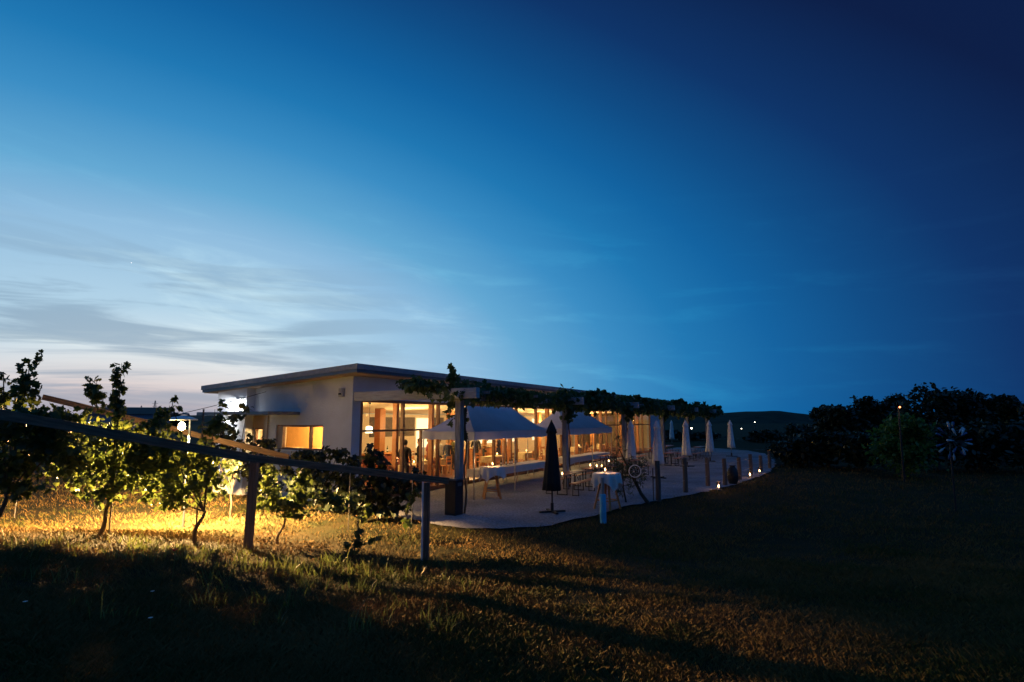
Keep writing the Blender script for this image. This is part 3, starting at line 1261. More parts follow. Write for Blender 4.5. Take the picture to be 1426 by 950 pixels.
xs = np.concatenate([-np.geomspace(30, 4000, 26)[::-1], np.linspace(-29, 39, 180), np.geomspace(40, 4000, 26)])
ys = np.concatenate([-np.geomspace(8, 3000, 14)[::-1], np.linspace(-7, 45, 170), np.geomspace(46, 4500, 40)])
tag(grid_mesh('lawn', xs, ys, lambda x, y: terr(x, y) - .03, M_GROUND), kind='structure')

edge_px = [(597, 726), (612, 732), (650, 736), (700, 737), (745, 734), (780, 729), (815, 721), (845, 713), (880, 704), (920, 697), (960, 690), (1000, 681),
           (1030, 673), (1055, 665), (1072, 657), (1080, 648)]
edge = [gp(*p) for p in edge_px]
farp = [gp(1078, 640), gp(1066, 632), gp(1040, 627.5), gp(1000, 625)]
tail = [B(LEN + 6, -9), B(LEN + 6, -.05), B(-1.5, -.05), gp(528, 704), gp(566, 724)]
outline = [(v.x, v.y) for v in edge + farp + tail]
# smooth + ragged outline
pts = []
for i in range(len(outline)):
    a_, b_ = Vector(outline[i]), Vector(outline[(i + 1) % len(outline)])
    n = max(1, int((b_ - a_).length / .35))
    for k in range(n):
        q = a_.lerp(b_, k / n)
        pts.append((q.x + random.uniform(-.1, .1), q.y + random.uniform(-.1, .1), .012))
g = MB()
g.add(pts, [list(range(len(pts)))])
tag(g.build('gravel_terrace', M_GRAVEL), kind='structure')
OUT = np.array(outline)


def inside(x, y, poly=OUT):
    r_ = np.zeros(len(x), bool)
    j = len(poly) - 1
    for i in range(len(poly)):
        xi, yi = poly[i]
        xj, yj = poly[j]
        c_ = ((yi > y) != (yj > y)) & (x < (xj - xi) * (y - yi) / (yj - yi + 1e-12) + xi)
        r_ ^= c_
        j = i
    return r_


# gravel stones scattered near the edge of the terrace are part of the gravel texture; grass blades:
def blades(name, n, ymin, ymax, hmin, hmax, w, m, filt=None, xr=None):
    Y = 1 / RNG.uniform(1 / ymax, 1 / ymin, n)
    X = RNG.uniform(-1, 1, n) * (.98 * Y + 1.0)
    if xr:
        k = (X > xr[0]) & (X < xr[1])
        X, Y = X[k], Y[k]
    k = ~inside(X + RNG.normal(0, .09, len(X)), Y + RNG.normal(0, .09, len(X)))
    A = (X - F0.x) * U.x + (Y - F0.y) * U.y
    T = (X - F0.x) * NN.x + (Y - F0.y) * NN.y
    k &= ~((A > A0 - .4) & (T > -.1))
    dn = vnoise(X, Y, .35, 1) * .6 + vnoise(X, Y, 1.4, 2) * .7
    k &= RNG.uniform(0, 1, len(X)) < np.clip(dn * 1.3, .12, 1)
    X, Y, dn = X[k], Y[k], dn[k]
    n = len(X)
    Z = terr(X, Y) - .035
    h = RNG.uniform(hmin, hmax, n) * (.5 + dn)
    ww = w * np.maximum(1, Y / 8)
    h = h * (1 + Y / 40)
    a = RNG.uniform(0, PI, n)
    lx, ly = RNG.normal(0, .5, n) * h, RNG.normal(0, .5, n) * h
    V = np.zeros((n, 4, 3))
    dx, dy = np.cos(a) * ww, np.sin(a) * ww
    V[:, 0] = np.stack([X - dx, Y - dy, Z], 1)
    V[:, 1] = np.stack([X + dx, Y + dy, Z], 1)
    V[:, 2] = np.stack([X + lx * .45 + dx * .6, Y + ly * .45 + dy * .6, Z + h * .65], 1)
    V[:, 3] = np.stack([X + lx, Y + ly, Z + h], 1)
    o = bulk(name, V.reshape(-1, 3), [[0, 1, 2, 3]], 4, n, m)
    return o


tag(blades('grass', 680000, 2.2, 34, .025, .065, .0035, M_GRASS), 'dry mown grass covering the lawn around the terrace', 'grass', kind='stuff')
def tallgrass():
    P = []
    for k in range(150):
        x, y = RNG.uniform(-9, -.3), RNG.uniform(4.8, 9.6)
        if RNG.uniform() < .5:
            x, y = RNG.uniform(-8, -1), RNG.uniform(8.2, 10.2)
        P.append((x, y))
    V = []
    for x, y in P:
        nb = int(RNG.integers(8, 26))
        for _ in range(nb):
            bx, by = x + RNG.normal(0, .09), y + RNG.normal(0, .09)
            z = tz(bx, by) - .03
            h = RNG.uniform(.06, .17) if RNG.uniform() < .8 else RNG.uniform(.15, .32)
            a = RNG.uniform(0, PI)
            w = .006
            lx, ly = RNG.normal(0, .4) * h, RNG.normal(0, .4) * h
            dx, dy = math.cos(a) * w, math.sin(a) * w
            V.append([(bx - dx, by - dy, z), (bx + dx, by + dy, z), (bx + lx * .4 + dx * .7, by + ly * .4 + dy * .7, z + h * .6),
                      (bx + lx, by + ly, z + h), (bx + lx * .4 - dx * .7, by + ly * .4 - dy * .7, z + h * .6)])
    V = np.array(V)
    o = bulk('tall_grass', V.reshape(-1, 3), [[0, 1, 2, 4], [4, 2, 3]], 5, len(V), M_TUFT)
    tag(o, 'longer green weeds and grass tufts below the vines', 'grass', kind='stuff')


tallgrass()

# poppy and small white daisies
pp = hit(240, 806)
fw = empty('poppy', pp, 0, 'single red poppy in the dark grass below the vines', 'flower')
MB().tube([(0, 0, -.02), (.01, 0, .2), (0, .01, .33)], .004, 5).build('stem', M_TUFT, fw)
b = MB()
for k in range(5):
    a_ = k * 2 * PI / 5
    b.add([(0, 0, .33), (.03 * math.cos(a_ - .5), .03 * math.sin(a_ - .5), .355), (.045 * math.cos(a_), .045 * math.sin(a_), .365), (.03 * math.cos(a_ + .5), .03 * math.sin(a_ + .5), .355)], [[0, 1, 2, 3]])
b.build('petals', mat('poppy_red', (.6, .02, .01), .6), fw)
dz = [((33, 860), 'tiny white flower at the lower left'), ((211, 842), 'tiny white flower beside the pale grass tuft'), ((133, 770), 'tiny white flower just below the second vine trunk'), ((208, 883), 'tiny white flower low in the dark grass near the bright lawn edge')]
pr = empty('daisy', (0, 0, 0), 0, None, 'flower', 'small white flowers in the grass')
MB().tube([(0, 0, -.03), (0, 0, .12)], .003, 5).build('stem', M_TUFT, pr)
MB().lathe([(.001, .125), (.02, .122), (.001, .115)], 8).build('blossom', M_WHITE, pr)
for i, (q, l) in enumerate(dz):
    place(pr, i == 0, hit(*q), 0, l)

# hills ------------------------------------------------------------------
def ridge(name, prof, Y, depth, m, base=-12):
    """prof: [(px, py)] silhouette at distance Y, a rounded ridge with real depth"""
    vs, fs = [], []
    nrow = 7
    for px, py in prof:
        top = at(px, py, Y)
        for j in range(nrow):
            s_ = j / (nrow - 1)
            yy = Y + (s_ - .5) * depth
            hh = math.sin(PI * s_) ** .8
            vs.append((top.x * (yy / Y), yy, base + (top.z - base) * hh))
    for i in range(len(prof) - 1):
        for j in range(nrow - 1):
            fs.append([i * nrow + j, (i + 1) * nrow + j, (i + 1) * nrow + j + 1, i * nrow + j + 1])
    b = MB()
    b.add(vs, fs, True)
    return tag(b.build(name, m), kind='structure')


def dense(prof, n=90, jit=.5):
    out = []
    x0, x1 = prof[0][0], prof[-1][0]
    for k in range(n):
        x = x0 + (x1 - x0) * k / (n - 1)
        for (a_, b_), (c_, d_) in zip(prof, prof[1:]):
            if a_ <= x <= c_:
                y = b_ + (d_ - b_) * (x - a_) / (c_ - a_)
                break
        out.append((x, y + random.uniform(-jit, jit)))
    return out


ridge('hills', dense([(560, 583), (880, 579), (1000, 575), (1040, 573.5), (1080, 572), (1110, 575), (1140, 580), (1250, 583), (1600, 584)]), 2600, 1500, M_HILL)
ridge('hills', dense([(-500, 580), (-100, 578), (60, 577), (180, 580), (300, 578), (420, 582), (560, 584)], jit=.6), 2000, 1200, M_HILL)

# ------------------------------------------------------------------ pergola
pg = empty('pergola', B(0, 0, 0), RZ, 'long timber pergola overgrown with vines along the glass front', 'pergola')
pxs = [640, 787, 869, 922, 957, 984]
pa = [loc_at(x, PT) for x in pxs]
print('pergola posts a', pa)
PZ = 3.42
for a_ in pa:
    MB().box(a_ - .1, a_ + .1, PT - .1, PT + .1, -.02, PZ, .008).build('post', M_GWOOD, pg)
    MB().box(a_ - .35 if a_ == pa[0] else a_ - .07, a_ - .17 if a_ == pa[0] else a_ + .07, PT - .85, -.032, PZ + .02, PZ + .33, .01).build('cross_beam', mat('grey_beam_wood', (.38, .40, .43), .85, var=.25, scale=4, stretch=(.6, .6, 6), bump=.3), pg)
AE = loc_at(1000, PT)
MB().box(pa[0] - .15, AE, PT - .08, PT + .08, PZ - .2 + .2 + .001, PZ + .2, .01).build('edge_beam', M_GWOOD, pg)
for k in range(14):
    a_ = pa[0] + .9 + k * (AE - pa[0] - 1.2) / 13
    MB().box(a_ - .03, a_ + .03, PT - .5, -.04, PZ + .202, PZ + .30).build('rafter', M_GWOOD, pg)

names = ['first', 'second', 'third', 'fourth', 'fifth', 'last']
for i, a_ in enumerate(pa):
    nxt = pa[i + 1] if i < 5 else AE
    v = empty('pergola_vine', B(a_, PT, 0), RZ, f'leafy vine climbing the {names[i]} pergola post and trailing over its beam', 'vine', 'vines on the pergola')
    tr = MB()
    tr.tube([(.16 + .03 * math.sin(k * 1.3 + i), -.12 + .03 * math.cos(k * 1.7), k * .36 - .05) for k in range(11)], [.035 - .0015 * k for k in range(11)], 6)
    tr.build('trunk', M_BARK, v)
    P = []
    L = nxt - a_
    if i == 0:
        P.append(blob((1.6, .7, PZ + .32), (1.9, 1.0, .30), 900))
        P.append(blob((-.5, 1.0, PZ + .46), (.55, .8, .22), 330))
        P.append(blob((-.3, .1, PZ + .72), (.16, .16, .30), 60))
        P.append(blob((L * .45, -.1, PZ + .15), (L * .55, .4, .30), 700))
        P.append(blob((.25, .3, PZ - .25), (.3, .35, .55), 120))
        P.append(blob((.35, .1, PZ - .8), (.15, .15, .4), 36))
        P.append(blob((4.0, .6, PZ + .25), (3.0, .9, .30), 1300))
    else:
        P.append(blob((L / 2, .4, PZ + .30), (L * .6, .9, .36), int(2400 / (1 + .12 * i))))
        P.append(blob((L / 2, -.2, PZ + .12), (L * .6, .4, .32), int(1000 / (1 + .12 * i))))
        P.append(blob((.3, .0, PZ + .2), (1.1, .6, .48), 500))
        P.append(blob((0.1, -.1, PZ - .35), (.35, .3, .5), 110))
        for k in range(3):
            P.append(blob((L * RNG.uniform(.1, .95), RNG.uniform(-.5, .1), PZ + RNG.uniform(.55, .75)), (.5, .25, .16), 60))
        for k in range(4):
            P.append(blob((L * RNG.uniform(.1, .95), RNG.uniform(-.4, .4), PZ - RNG.uniform(0, .25)), (.12, .12, .28), 16))
    leaves('foliage', np.concatenate(P), .17 if i < 2 else .2, L_PERG, v)

# ------------------------------------------------------------------ tents
def make_tent(l, w):
    t = empty('party_tent', (0, 0, 0), 0, None, 'tent', 'party tents against the glass front')
    zb, ze, zp = 2.08, 2.38, 3.35
    i_ = w / 2
    # hip roof with curved fabric
    n = 10
    vs, fs = [], []
    rows = []
    for k in range(n + 1):
        f = k / n
        sag = f ** 1.25
        z_ = ze + (zp - ze) * (f ** 1.35)
        x0, x1 = i_ * f, l - i_ * f
        y0, y1 = i_ * f, w - i_ * f
        rows.append([(x0, y0, z_), (x1, y0, z_), (x1, y1, z_), (x0, y1, z_)])
    for rr in rows:
        vs += rr
    for k in range(n):
        for j in range(4):
            fs.append([k * 4 + j, k * 4 + (j + 1) % 4, k * 4 + 4 + (j + 1) % 4, k * 4 + 4 + j])
    b_ = MB()
    b_.add(vs, fs, False)
    b_.build('canopy', M_TENT, t)
    v_ = MB()
    m_ = 24
    for (p, q) in (((0, 0), (l, 0)), ((l, 0), (l, w)), ((l, w), (0, w)), ((0, w), (0, 0))):
        vs, fs = [], []
        for k in range(m_ + 1):
            f = k / m_
            x, y = p[0] + (q[0] - p[0]) * f, p[1] + (q[1] - p[1]) * f
            nx, ny = (q[1] - p[1]), -(q[0] - p[0])
            ll = math.hypot(nx, ny)
            o = .008 * math.sin(k * 1.9)
            vs += [(x, y, ze), (x + nx / ll * o, y + ny / ll * o, zb + .012 * math.sin(k * 1.1))]
        for k in range(m_):
            fs.append([2 * k, 2 * k + 2, 2 * k + 3, 2 * k + 1])
        v_.add(vs, fs)
    v_.build('valance', M_TENT, t)
    for x in (.04, l / 2, l - .04):
        for y in (.04, w - .04):
            MB().bar((x, y, 0), (x, y, 2.34), .035).build('leg', M_STEEL, t)
            MB().box(x - .06, x + .06, y - .06, y + .06, 0, .01).build('foot_plate', M_STEEL, t)
    MB().bar((i_, w / 2, zp - .03), (l - i_, w / 2, zp - .03), .03).build('ridge_pole', M_STEEL, t)
    return t


tent = make_tent(5.8, 2.4)
_pl = at(661, 612, 19.3)
ta, tt = inv(_pl)
print('tent', ta, tt)
place(tent, True, B(ta, tt, .0), RZ, 'nearer white party tent, partly behind the first pergola post')
place(tent, False, B(ta + 8.1, tt, .0), RZ, 'farther white party tent, behind the closed black umbrella')

# long cloth covered tables -------------------------------------------------
def long_table(a0_, a1_, t_, lab, w=.8):
    t = empty('long_table', B((a0_ + a1_) / 2, t_, .01), RZ, lab, 'table', 'long buffet tables by the glass')
    l = a1_ - a0_
    MB().box(-l / 2, l / 2, -w / 2, w / 2, .70, .74).build('tabletop', M_WOOD, t)
    n = 3
    for k in range(n):
        x = -l / 2 + .3 + (l - .6) * k / (n - 1)
        for y in (-.3, .3):
            MB().bar((x, y, 0), (x, y, .70), .035).build('leg', M_STEEL, t)
    return t


la = inv(gp(672, 655, .75))
lt = la[1] + .35
long_table(la[0], la[0] + 5.9, lt, 'long buffet table under the nearer tent')
cloth_over(5.92, .84, .75, .3, M_CLOTH, 'tablecloth', 'long white paper cloth covering the buffet table under the nearer tent', 'tablecloth', B(la[0] + 2.95, lt, .01), RZ, 'long white cloths', .012)
long_table(la[0] + 8.2, la[0] + 14.5, lt, 'long buffet table under the farther tent')
cloth_over(6.32, .84, .75, .3, M_CLOTH, 'tablecloth', 'long white paper cloth covering the buffet table under the farther tent', 'tablecloth', B(la[0] + 11.35, lt, .01), RZ, 'long white cloths', .012)
for i, px in enumerate((698, 705, 710, 713, 718)):
    a_ = loc_at(px, lt + .15)
    place(bt, False, B(a_, lt + .15, .765), 0, f'bottle on the white buffet cloth, {["first","second","third","fourth","fifth"][i]} from the left')

# bar tables ----------------------------------------------------------------
def bar_table(loc, rz, lab, hgt, clab):
    t = empty('bar_table', loc, rz, lab, 'table', 'standing tables with white cloths')
    MB().lathe([(.001, hgt - .03), (.42, hgt - .03), (.43, hgt - .015), (.42, hgt), (.001, hgt)], 28).build('tabletop', M_WOOD, t)
    for k in range(4):
        a_ = k * PI / 2 + .5
        MB().bar((.42 * math.cos(a_), .42 * math.sin(a_), 0), (.14 * math.cos(a_), .14 * math.sin(a_), hgt - .03), .07, .05).build('leg', M_WOOD, t)
    b_ = MB()
    for k in range(4):
        a_, c_ = k * PI / 2 + .5, (k + 1) * PI / 2 + .5
        b_.bar((.345 * math.cos(a_), .345 * math.sin(a_), .28), (.345 * math.cos(c_), .345 * math.sin(c_), .28), .03)
    b_.build('stretcher', M_WOOD, t)
    # square cloth with four hanging points
    c_ = MB()
    n = 22
    S = .72
    vs, fs = [], []
    for i in range(n + 1):
        for j in range(n + 1):
            x, y = -S + 2 * S * i / n, -S + 2 * S * j / n
            rr = math.hypot(x, y)
            an = math.atan2(y, x)
            if rr <= .435:
                vs.append((x, y, hgt + .006))
            else:
                ex = rr - .435
                r2 = .44 + .05 * ex + .05 * math.sin(an * 11) * min(1, ex * 4)
                vs.append((r2 * math.cos(an), r2 * math.sin(an), hgt + .006 - ex * .97))
    for i in range(n):
        for j in range(n):
            q = i * (n + 1) + j
            fs.append([q, q + n + 1, q + n + 2, q + 1])
    c_.add(vs, fs, True)
    o = c_.build('tablecloth', M_CLOTH, None, loc, rz)
    tag(o, clab, 'tablecloth', 'square white cloths')
    return t


def outdoor_candle(loc, lab, pw=2.2):
    place(cnd, False, loc, 0, lab)
    light('POINT', Vector(loc) + Vector((0, 0, .2)), pw, (1, .5, .18), .03)


q = gp(685, 694)
bar_table(q, .4, 'round standing table with splayed wooden legs in front of the nearer tent', 1.12, 'square white cloth with pointed corners over the standing table by the near tent')
outdoor_candle((q.x + .02, q.y - .08, 1.13), 'lit candle on the standing table by the near tent', 9)
q = gp(846, 709)
bar_table(q, 1.1, 'round standing table behind the blue post and leaning shrub', 1.12, 'square white cloth over the standing table behind the blue post')
outdoor_candle((q.x - .05, q.y, 1.13), 'lit candle on the standing table behind the blue post', 7)

# beer benches ----------------------------------------------------------------
def beer_set():
    t = empty('beer_table', (0, 0, 0), 0, None, 'table', 'orange brown beer tables on the terrace')
    MB().box(-1.1, 1.1, -.25, .25, .74, .77, .006).build('tabletop', M_RED, t)
    for x in (-.8, .8):
        b_ = MB()
        b_.bar((x, -.2, 0), (x, -.18, .74), .03)
        b_.bar((x, .2, 0), (x, .18, .74), .03)
        b_.bar((x, -.2, .02), (x, .2, .02), .03)
        b_.bar((x, 0, .4), (x * .55, 0, .73), .02)
        b_.build('folding_leg', M_BLACK, t)
    t2 = empty('beer_bench', (0, 0, 0), 0, None, 'bench', 'orange brown beer benches on the terrace')
    MB().box(-1.1, 1.1, -.13, .13, .45, .48, .006).build('seat', M_RED, t2)
    for x in (-.8, .8):
        b_ = MB()
        b_.bar((x, -.12, 0), (x, -.1, .45), .025)
        b_.bar((x, .12, 0), (x, .1, .45), .025)
        b_.bar((x, -.12, .02), (x, .12, .02), .025)
        b_.build('folding_leg', M_BLACK, t2)
    return t, t2


bta, bba = beer_set()
rows = []
oo = ['first', 'second', 'third', 'fourth', 'fifth', 'sixth', 'seventh']
s0 = loc_at(775, PT - .9)
rowA = [s0 + 1.3 + k * 2.75 for k in range(3)]
rowA = [s0 + 1.2, s0 + 4.0, s0 + 8.5, s0 + 12.0, s0 + 16.4, s0 + 21.5, s0 + 25]
first = True
for i, a_ in enumerate(rowA):
    for (tt_, nm_) in ((PT + 1.6, 'inner'), (PT - .15 - .75, 'outer')):
        if (nm_ == 'outer' and i in (3,)) or (nm_ == 'inner' and i < 3):
            continue
        where = f'{oo[i]} from the left in the {nm_} row'
        rzz = RZ + random.uniform(-.05, .05)
        place(bta, first, B(a_, tt_, .012), rzz, f'orange brown beer table, {where}')
        place(bba, first, B(a_, tt_ - .55, .012), rzz, f'lawn side bench of the beer table {where}')
        place(bba, False, B(a_, tt_ + .55, .012), rzz, f'glass side bench of the beer table {where}')
        first = False
# candles on beer tables
for i, (px, py) in enumerate(((822, 649), (831, 650), (838, 650), (848, 643), (783, 661))):
    w_ = ['on the beer table left of the leaning shrub', 'second of the row left of the leaning shrub', 'third of the row left of the leaning shrub', 'small and low behind the leaning shrub', 'just right of the closed black umbrella']
    p = gp(px, py, .85)
    place(cnd, False, (p.x, p.y, .785), 0, 'lit candle ' + w_[i])

# umbrellas ---------------------------------------------------------------------
def make_umb(m, nm):
    t = empty('closed_umbrella', (0, 0, 0), 0, None, 'umbrella', nm)
    fold = lambda a_, i: (.16 * math.cos(a_ * 8) if i > 0 else 0)
    MB().lathe([(.01, 2.8), (.03, 2.74), (.09, 2.6), (.14, 2.47), (.165, 2.40), (.125, 2.37)], 32, fold=fold, cap=False).build('crown', m, t)
    MB().lathe([(.11, 2.385), (.13, 2.30), (.165, 1.9), (.205, 1.4), (.24, .95), (.262, .66), (.20, .66)], 32, fold=lambda a_, i: .15 * math.cos(a_ * 8 + .25 * i) + .05 * math.sin(a_ * 3 + i), cap=False).build('canopy', m, t)
    MB().lathe([(.135, 2.33), (.135, 2.375)], 24, cap=False).build('strap', m, t)
    MB().tube([(0, 0, .0), (0, 0, 2.78)], .025, 8).build('pole', M_GWOOD if m is M_UMB else M_BLACK, t)
    b_ = MB()
    b_.box(-.42, .42, -.04, .04, .0, .05)
    b_.box(-.04, .04, -.42, -.042, .0, .05)
    b_.box(-.04, .04, .042, .42, .0, .05)
    b_.lathe([(.05, .05), (.05, .28)], 10)
    b_.build('base', M_BLACK, t)
    return t


ub = make_umb(M_BLACKF, 'closed black umbrellas')
p = gp(769, 714)
del ub['group']
place(ub, True, (p.x, p.y, .012), .3, 'closed black umbrella standing alone in front of the tents')
uw = make_umb(M_UMB, 'closed white umbrellas')
wl = ['nearest closed off-white umbrella, left of the glass end beside the leaning shrub', 'second closed off-white umbrella, just right of the glass front end',
      'closed off-white umbrella in the middle of the row', 'second last closed off-white umbrella near the pergola end', 'last closed off-white umbrella at the far terrace corner',
      'small distant off-white umbrella seen between the pergola posts']
for i, (px, py, s_) in enumerate(((879, 660, 1), (917, 666, 1), (957, 650, 1), (989, 643, 1), (1019, 636, 1), (936, 620.5, 1))):
    p = gp(px, py)
    o = place(uw, i == 0, (p.x, p.y, .012), i * .7, wl[i])
    o.rotation_euler[0] = random.uniform(-.02, .02)
    o.rotation_euler[1] = random.uniform(-.02, .02)

# bin by the post ---------------------------------------------------------------------
p = gp(632, 717)
bn = empty('litter_bin', (p.x, p.y, .0), RZ, 'tall dark litter bin beside the nearest pergola post', 'bin')
MB().box(-.2, .2, -.2, .2, .01, 1.02, .015).build('body', M_BLACK, bn)
MB().box(-.22, .22, -.22, .22, 1.022, 1.07, .012).build('lid', M_METAL, bn)
MB().box(-.1, .1, -.206, -.202, .85, .95).build('slot', M_METAL, bn)
# blue post ---------------------------------------------------------------------
p = hit(840, 727)
bl = empty('blue_bollard', (p.x, p.y, 0), 0, 'bright blue round bollard with a thin grey pole on the terrace edge', 'bollard')
MB().lathe([(.09, -.05), (.09, .72), (.075, .75), (.001, .76)], 20).build('sleeve', M_BLUE, bl)
MB().tube([(0, 0, .75), (0, 0, 1.2)], .045, 10).build('pole', M_GWOOD, bl)

# fence posts --------------------------------------------------------------------
fp = [(917, 697, 641), (955, 686, 638), (986, 677, 637), (1010, 676, 638), (1030, 668, 636), (1046, 661, 632), (1060, 656, 634), (1072, 652, 628)]
lw = ['nearest grey fence post, beside the leaning shrub', 'fence post, second from the leaning shrub', 'fence post, third from the leaning shrub', 'fence post in front of the first lantern gap',
      'fence post behind the second ground lantern', 'fence post behind the third ground lantern', 'fence post behind the last ground lantern', 'farthest fence post at the terrace corner']
tops = []
for i, (px, py, pt) in enumerate(fp):
    p = gp(px, py)
    h = at(px, pt, p.y).z
    e_ = empty('fence_post', (p.x, p.y, -.02), random.uniform(0, 1), lw[i], 'post', 'posts along the terrace edge')
    MB().tube([(0, 0, -.1), (.01, 0, h * .5), (.0, .01, h)], [.095, .09, .085], 10).build('shaft', M_POSTW, e_)
    tops.append((p.x, p.y, h))
    if i == 0:
        MB().tube([(-.22, 0, -.05), (-.22, 0, h - .25)], .02, 6).build('side_stake', M_POSTW, e_)
w_ = MB()
for zf_ in (.35, .8):
    for a_, b_ in zip(tops, tops[1:]):
        w_.tube([(a_[0], a_[1], a_[2] * zf_), ((a_[0] + b_[0]) / 2, (a_[1] + b_[1]) / 2, (a_[2] + b_[2]) / 2 * zf_ - .03), (b_[0], b_[1], b_[2] * zf_)], .006, 4)
tag(w_.build('fence_wire', M_STEEL), 'thin slack wire strung between the terrace posts', 'wire')

# ground lanterns -------------------------------------------------------------------
ln = empty('ground_lantern', (0, 0, 0), 0, None, 'lantern', 'lanterns along the terrace edge')
b_ = MB()
for k in range(4):
    a_ = k * PI / 2
    b_.bar((.09 * math.cos(a_), .09 * math.sin(a_), .02), (.09 * math.cos(a_), .09 * math.sin(a_), .28), .01)
b_.lathe([(.105, 0), (.105, .02)], 12)
b_.lathe([(.10, .27), (.105, .29), (.05, .33)], 12, cap=False)
b_.build('frame', M_BLACK, ln)
MB().lathe([(.04, .02), (.04, .10), (.01, .102)], 12).build('candle', M_WAX, ln)
MB().lathe([(.002, .10), (.035, .135), (.022, .18), (.002, .23)], 8).build('flame', M_FLAME, ln)
for i, (px, py) in enumerate(((1001, 683), (1028, 672), (1044.5, 665.5), (1058, 660))):
    p = gp(px, py)
    o = place(ln, i == 0, (p.x, p.y, 0.01), i * .4, ['nearest lit ground lantern, set apart from the others', 'second lit ground lantern from the left', 'third lit ground lantern, between two thin posts', 'farthest lit ground lantern on the right'][i])
    light('POINT', (p.x, p.y - .02, .36), 5, (1, .45, .15), .05)
# dark round object beside the second lantern
p = gp(1021, 674)
pt_ = empty('garden_pot', (p.x, p.y, 0), 0, 'dark rounded garden pot left of the second lantern', 'pot')
MB().lathe([(.16, 0), (.24, .2), (.24, .5), (.16, .68), (.10, .74), (.12, .78)], 18).build('body', M_BLACK, pt_)
MB().lathe([(.11, .77), (.14, .785), (.14, .80), (.11, .81)], 18).build('rim', M_BLACK, pt_)

# ------------------------------------------------------------------ warm garden lamp
lp = at(253, 594.5, 14.0)
gl_ = empty('garden_lamp', (lp.x, lp.y, tz(lp.x, lp.y)), 0, 'bright warm garden lamp with a flat disc cap shining behind the vines', 'lamp')
zb = lp.z - tz(lp.x, lp.y)
MB().tube([(.0, .35, -.1), (0, .35, zb), (0, .34, zb + .22), (0, .25, zb + .33), (0, .02, zb + .34)], .028, 8).build('pole', M_METAL, gl_)
MB().lathe([(.001, zb - .10), (.07, zb - .06), (.09, zb), (.07, zb + .07), (.03, zb + .12)], 16).build('bulb', M_LAMPE, gl_)
MB().lathe([(.001, zb + .28), (.22, zb + .25), (.36, zb + .19), (.35, zb + .17), (.001, zb + .22)], 24).build('disc_cap', M_WHITE, gl_)
light('SPOT', (lp.x, lp.y, lp.z - .2), 20000, (1, .57, .21), .06, Vector((-.215, -.23, -.95)).to_track_quat('-Z', 'Y').to_euler(), spot_size=math.radians(174), spot_blend=.08)
light('POINT', (lp.x, lp.y - .3, lp.z), 100, (1, .58, .20), .08)

# ------------------------------------------------------------------ vineyard trellis
def rail_obj(p, q, w, h, lab):
    d = Vector(q) - Vector(p)
    b_ = MB()
    n = 8
    L = d.length
    vs, fs = [], []
    for k in range(n + 1):
        x = L * k / n
        oy, oz = random.uniform(-.006, .006), random.uniform(-.006, .006)
        for y, z in ((-w / 2, -h / 2), (w / 2, -h / 2), (w / 2, h / 2), (-w / 2, h / 2)):
            vs.append((x, y + oy, z + oz))
    for k in range(n):
        for j in range(4):
            fs.append([k * 4 + j, k * 4 + (j + 1) % 4, k * 4 + 4 + (j + 1) % 4, k * 4 + 4 + j])
    fs += [[3, 2, 1, 0], [n * 4, n * 4 + 1, n * 4 + 2, n * 4 + 3]]
    b_.add(vs, fs)
    o = b_.build('trellis_rail', M_RAIL)
    o.location = p
    yaw = math.atan2(d.y, d.x)
    pit = math.asin(d.z / L)
    o.rotation_euler = (0, -pit, yaw)
    tag(o, lab, 'rail', 'vineyard trellis rails')
    return o


rA = at(-120, 556, 7.6)
rB = at(345, 637, 9.75)
rC = at(625, 670, 10.4)
rA0 = at(345, 631, 9.75)
rail_obj(rA, rB, .11, .145, 'long dark front rail running from the left edge down to the first post')
rail_obj(rB + (rC - rB).normalized() * .005, rC, .10, .115, 'dark rail between the two front trellis posts, ending beside the bin')
rail_obj(at(60, 553, 15.1), at(402, 637, 15.1), .05, .15, 'lamp lit plank of the rear trellis behind the front rail')


def tpost(px, py, ptop, w, lab, lean=0, Yv=None):
    p = hit(px, py)
    h = at(px, ptop, p.y).z - p.z
    e_ = empty('trellis_post', (p.x, p.y, p.z), 0, lab, 'post', 'trellis posts')
    MB().bar((0, 0, -.2), (lean * h, 0, h), w).build('shaft', M_POSTW, e_)
    return e_


tpost(345, 762, 636, .13, 'thick dark trellis post between the third and fourth vine', .03)
tpost(593, 778, 672, .11, 'trellis post at the right end of the front rail')
tpost(415, 742, 645, .07, 'thin rear trellis post behind the fourth vine') if False else None


def stake(px, py, ptop, lab, r=.010, m=M_STEEL, lean=0):
    p = hit(px, py)
    h = at(px, ptop, p.y).z - p.z
    e_ = empty('vine_stake', (p.x, p.y, p.z), 0, lab, 'stake', 'metal vine stakes')
    MB().tube([(0, 0, -.1), (lean, 0, h)], r, 6).build('rod', m, e_)
    MB().lathe([(r * 1.3, h - .03), (r * 1.3, h)], 6, (lean, 0, 0)).build('cap', m, e_)


stake(485, 740, 652, 'thin metal stake left of the dark bush by the terrace')
stake(573, 735, 660, 'thin metal stake through the slender sapling')
stake(587, 779, 668, 'pale stake leaning on the end post, lit from the left', .02, M_WHITE)
stake(272, 752, 570, 'dark stake beside the third vine trunk', .016, M_POSTW)
stake(152, 742, 600, 'dark stake beside the second vine trunk', .016, M_POSTW)
stake(20, 720, 583, 'thin stake at the far left with a lit top', .012, M_STEEL, .08)

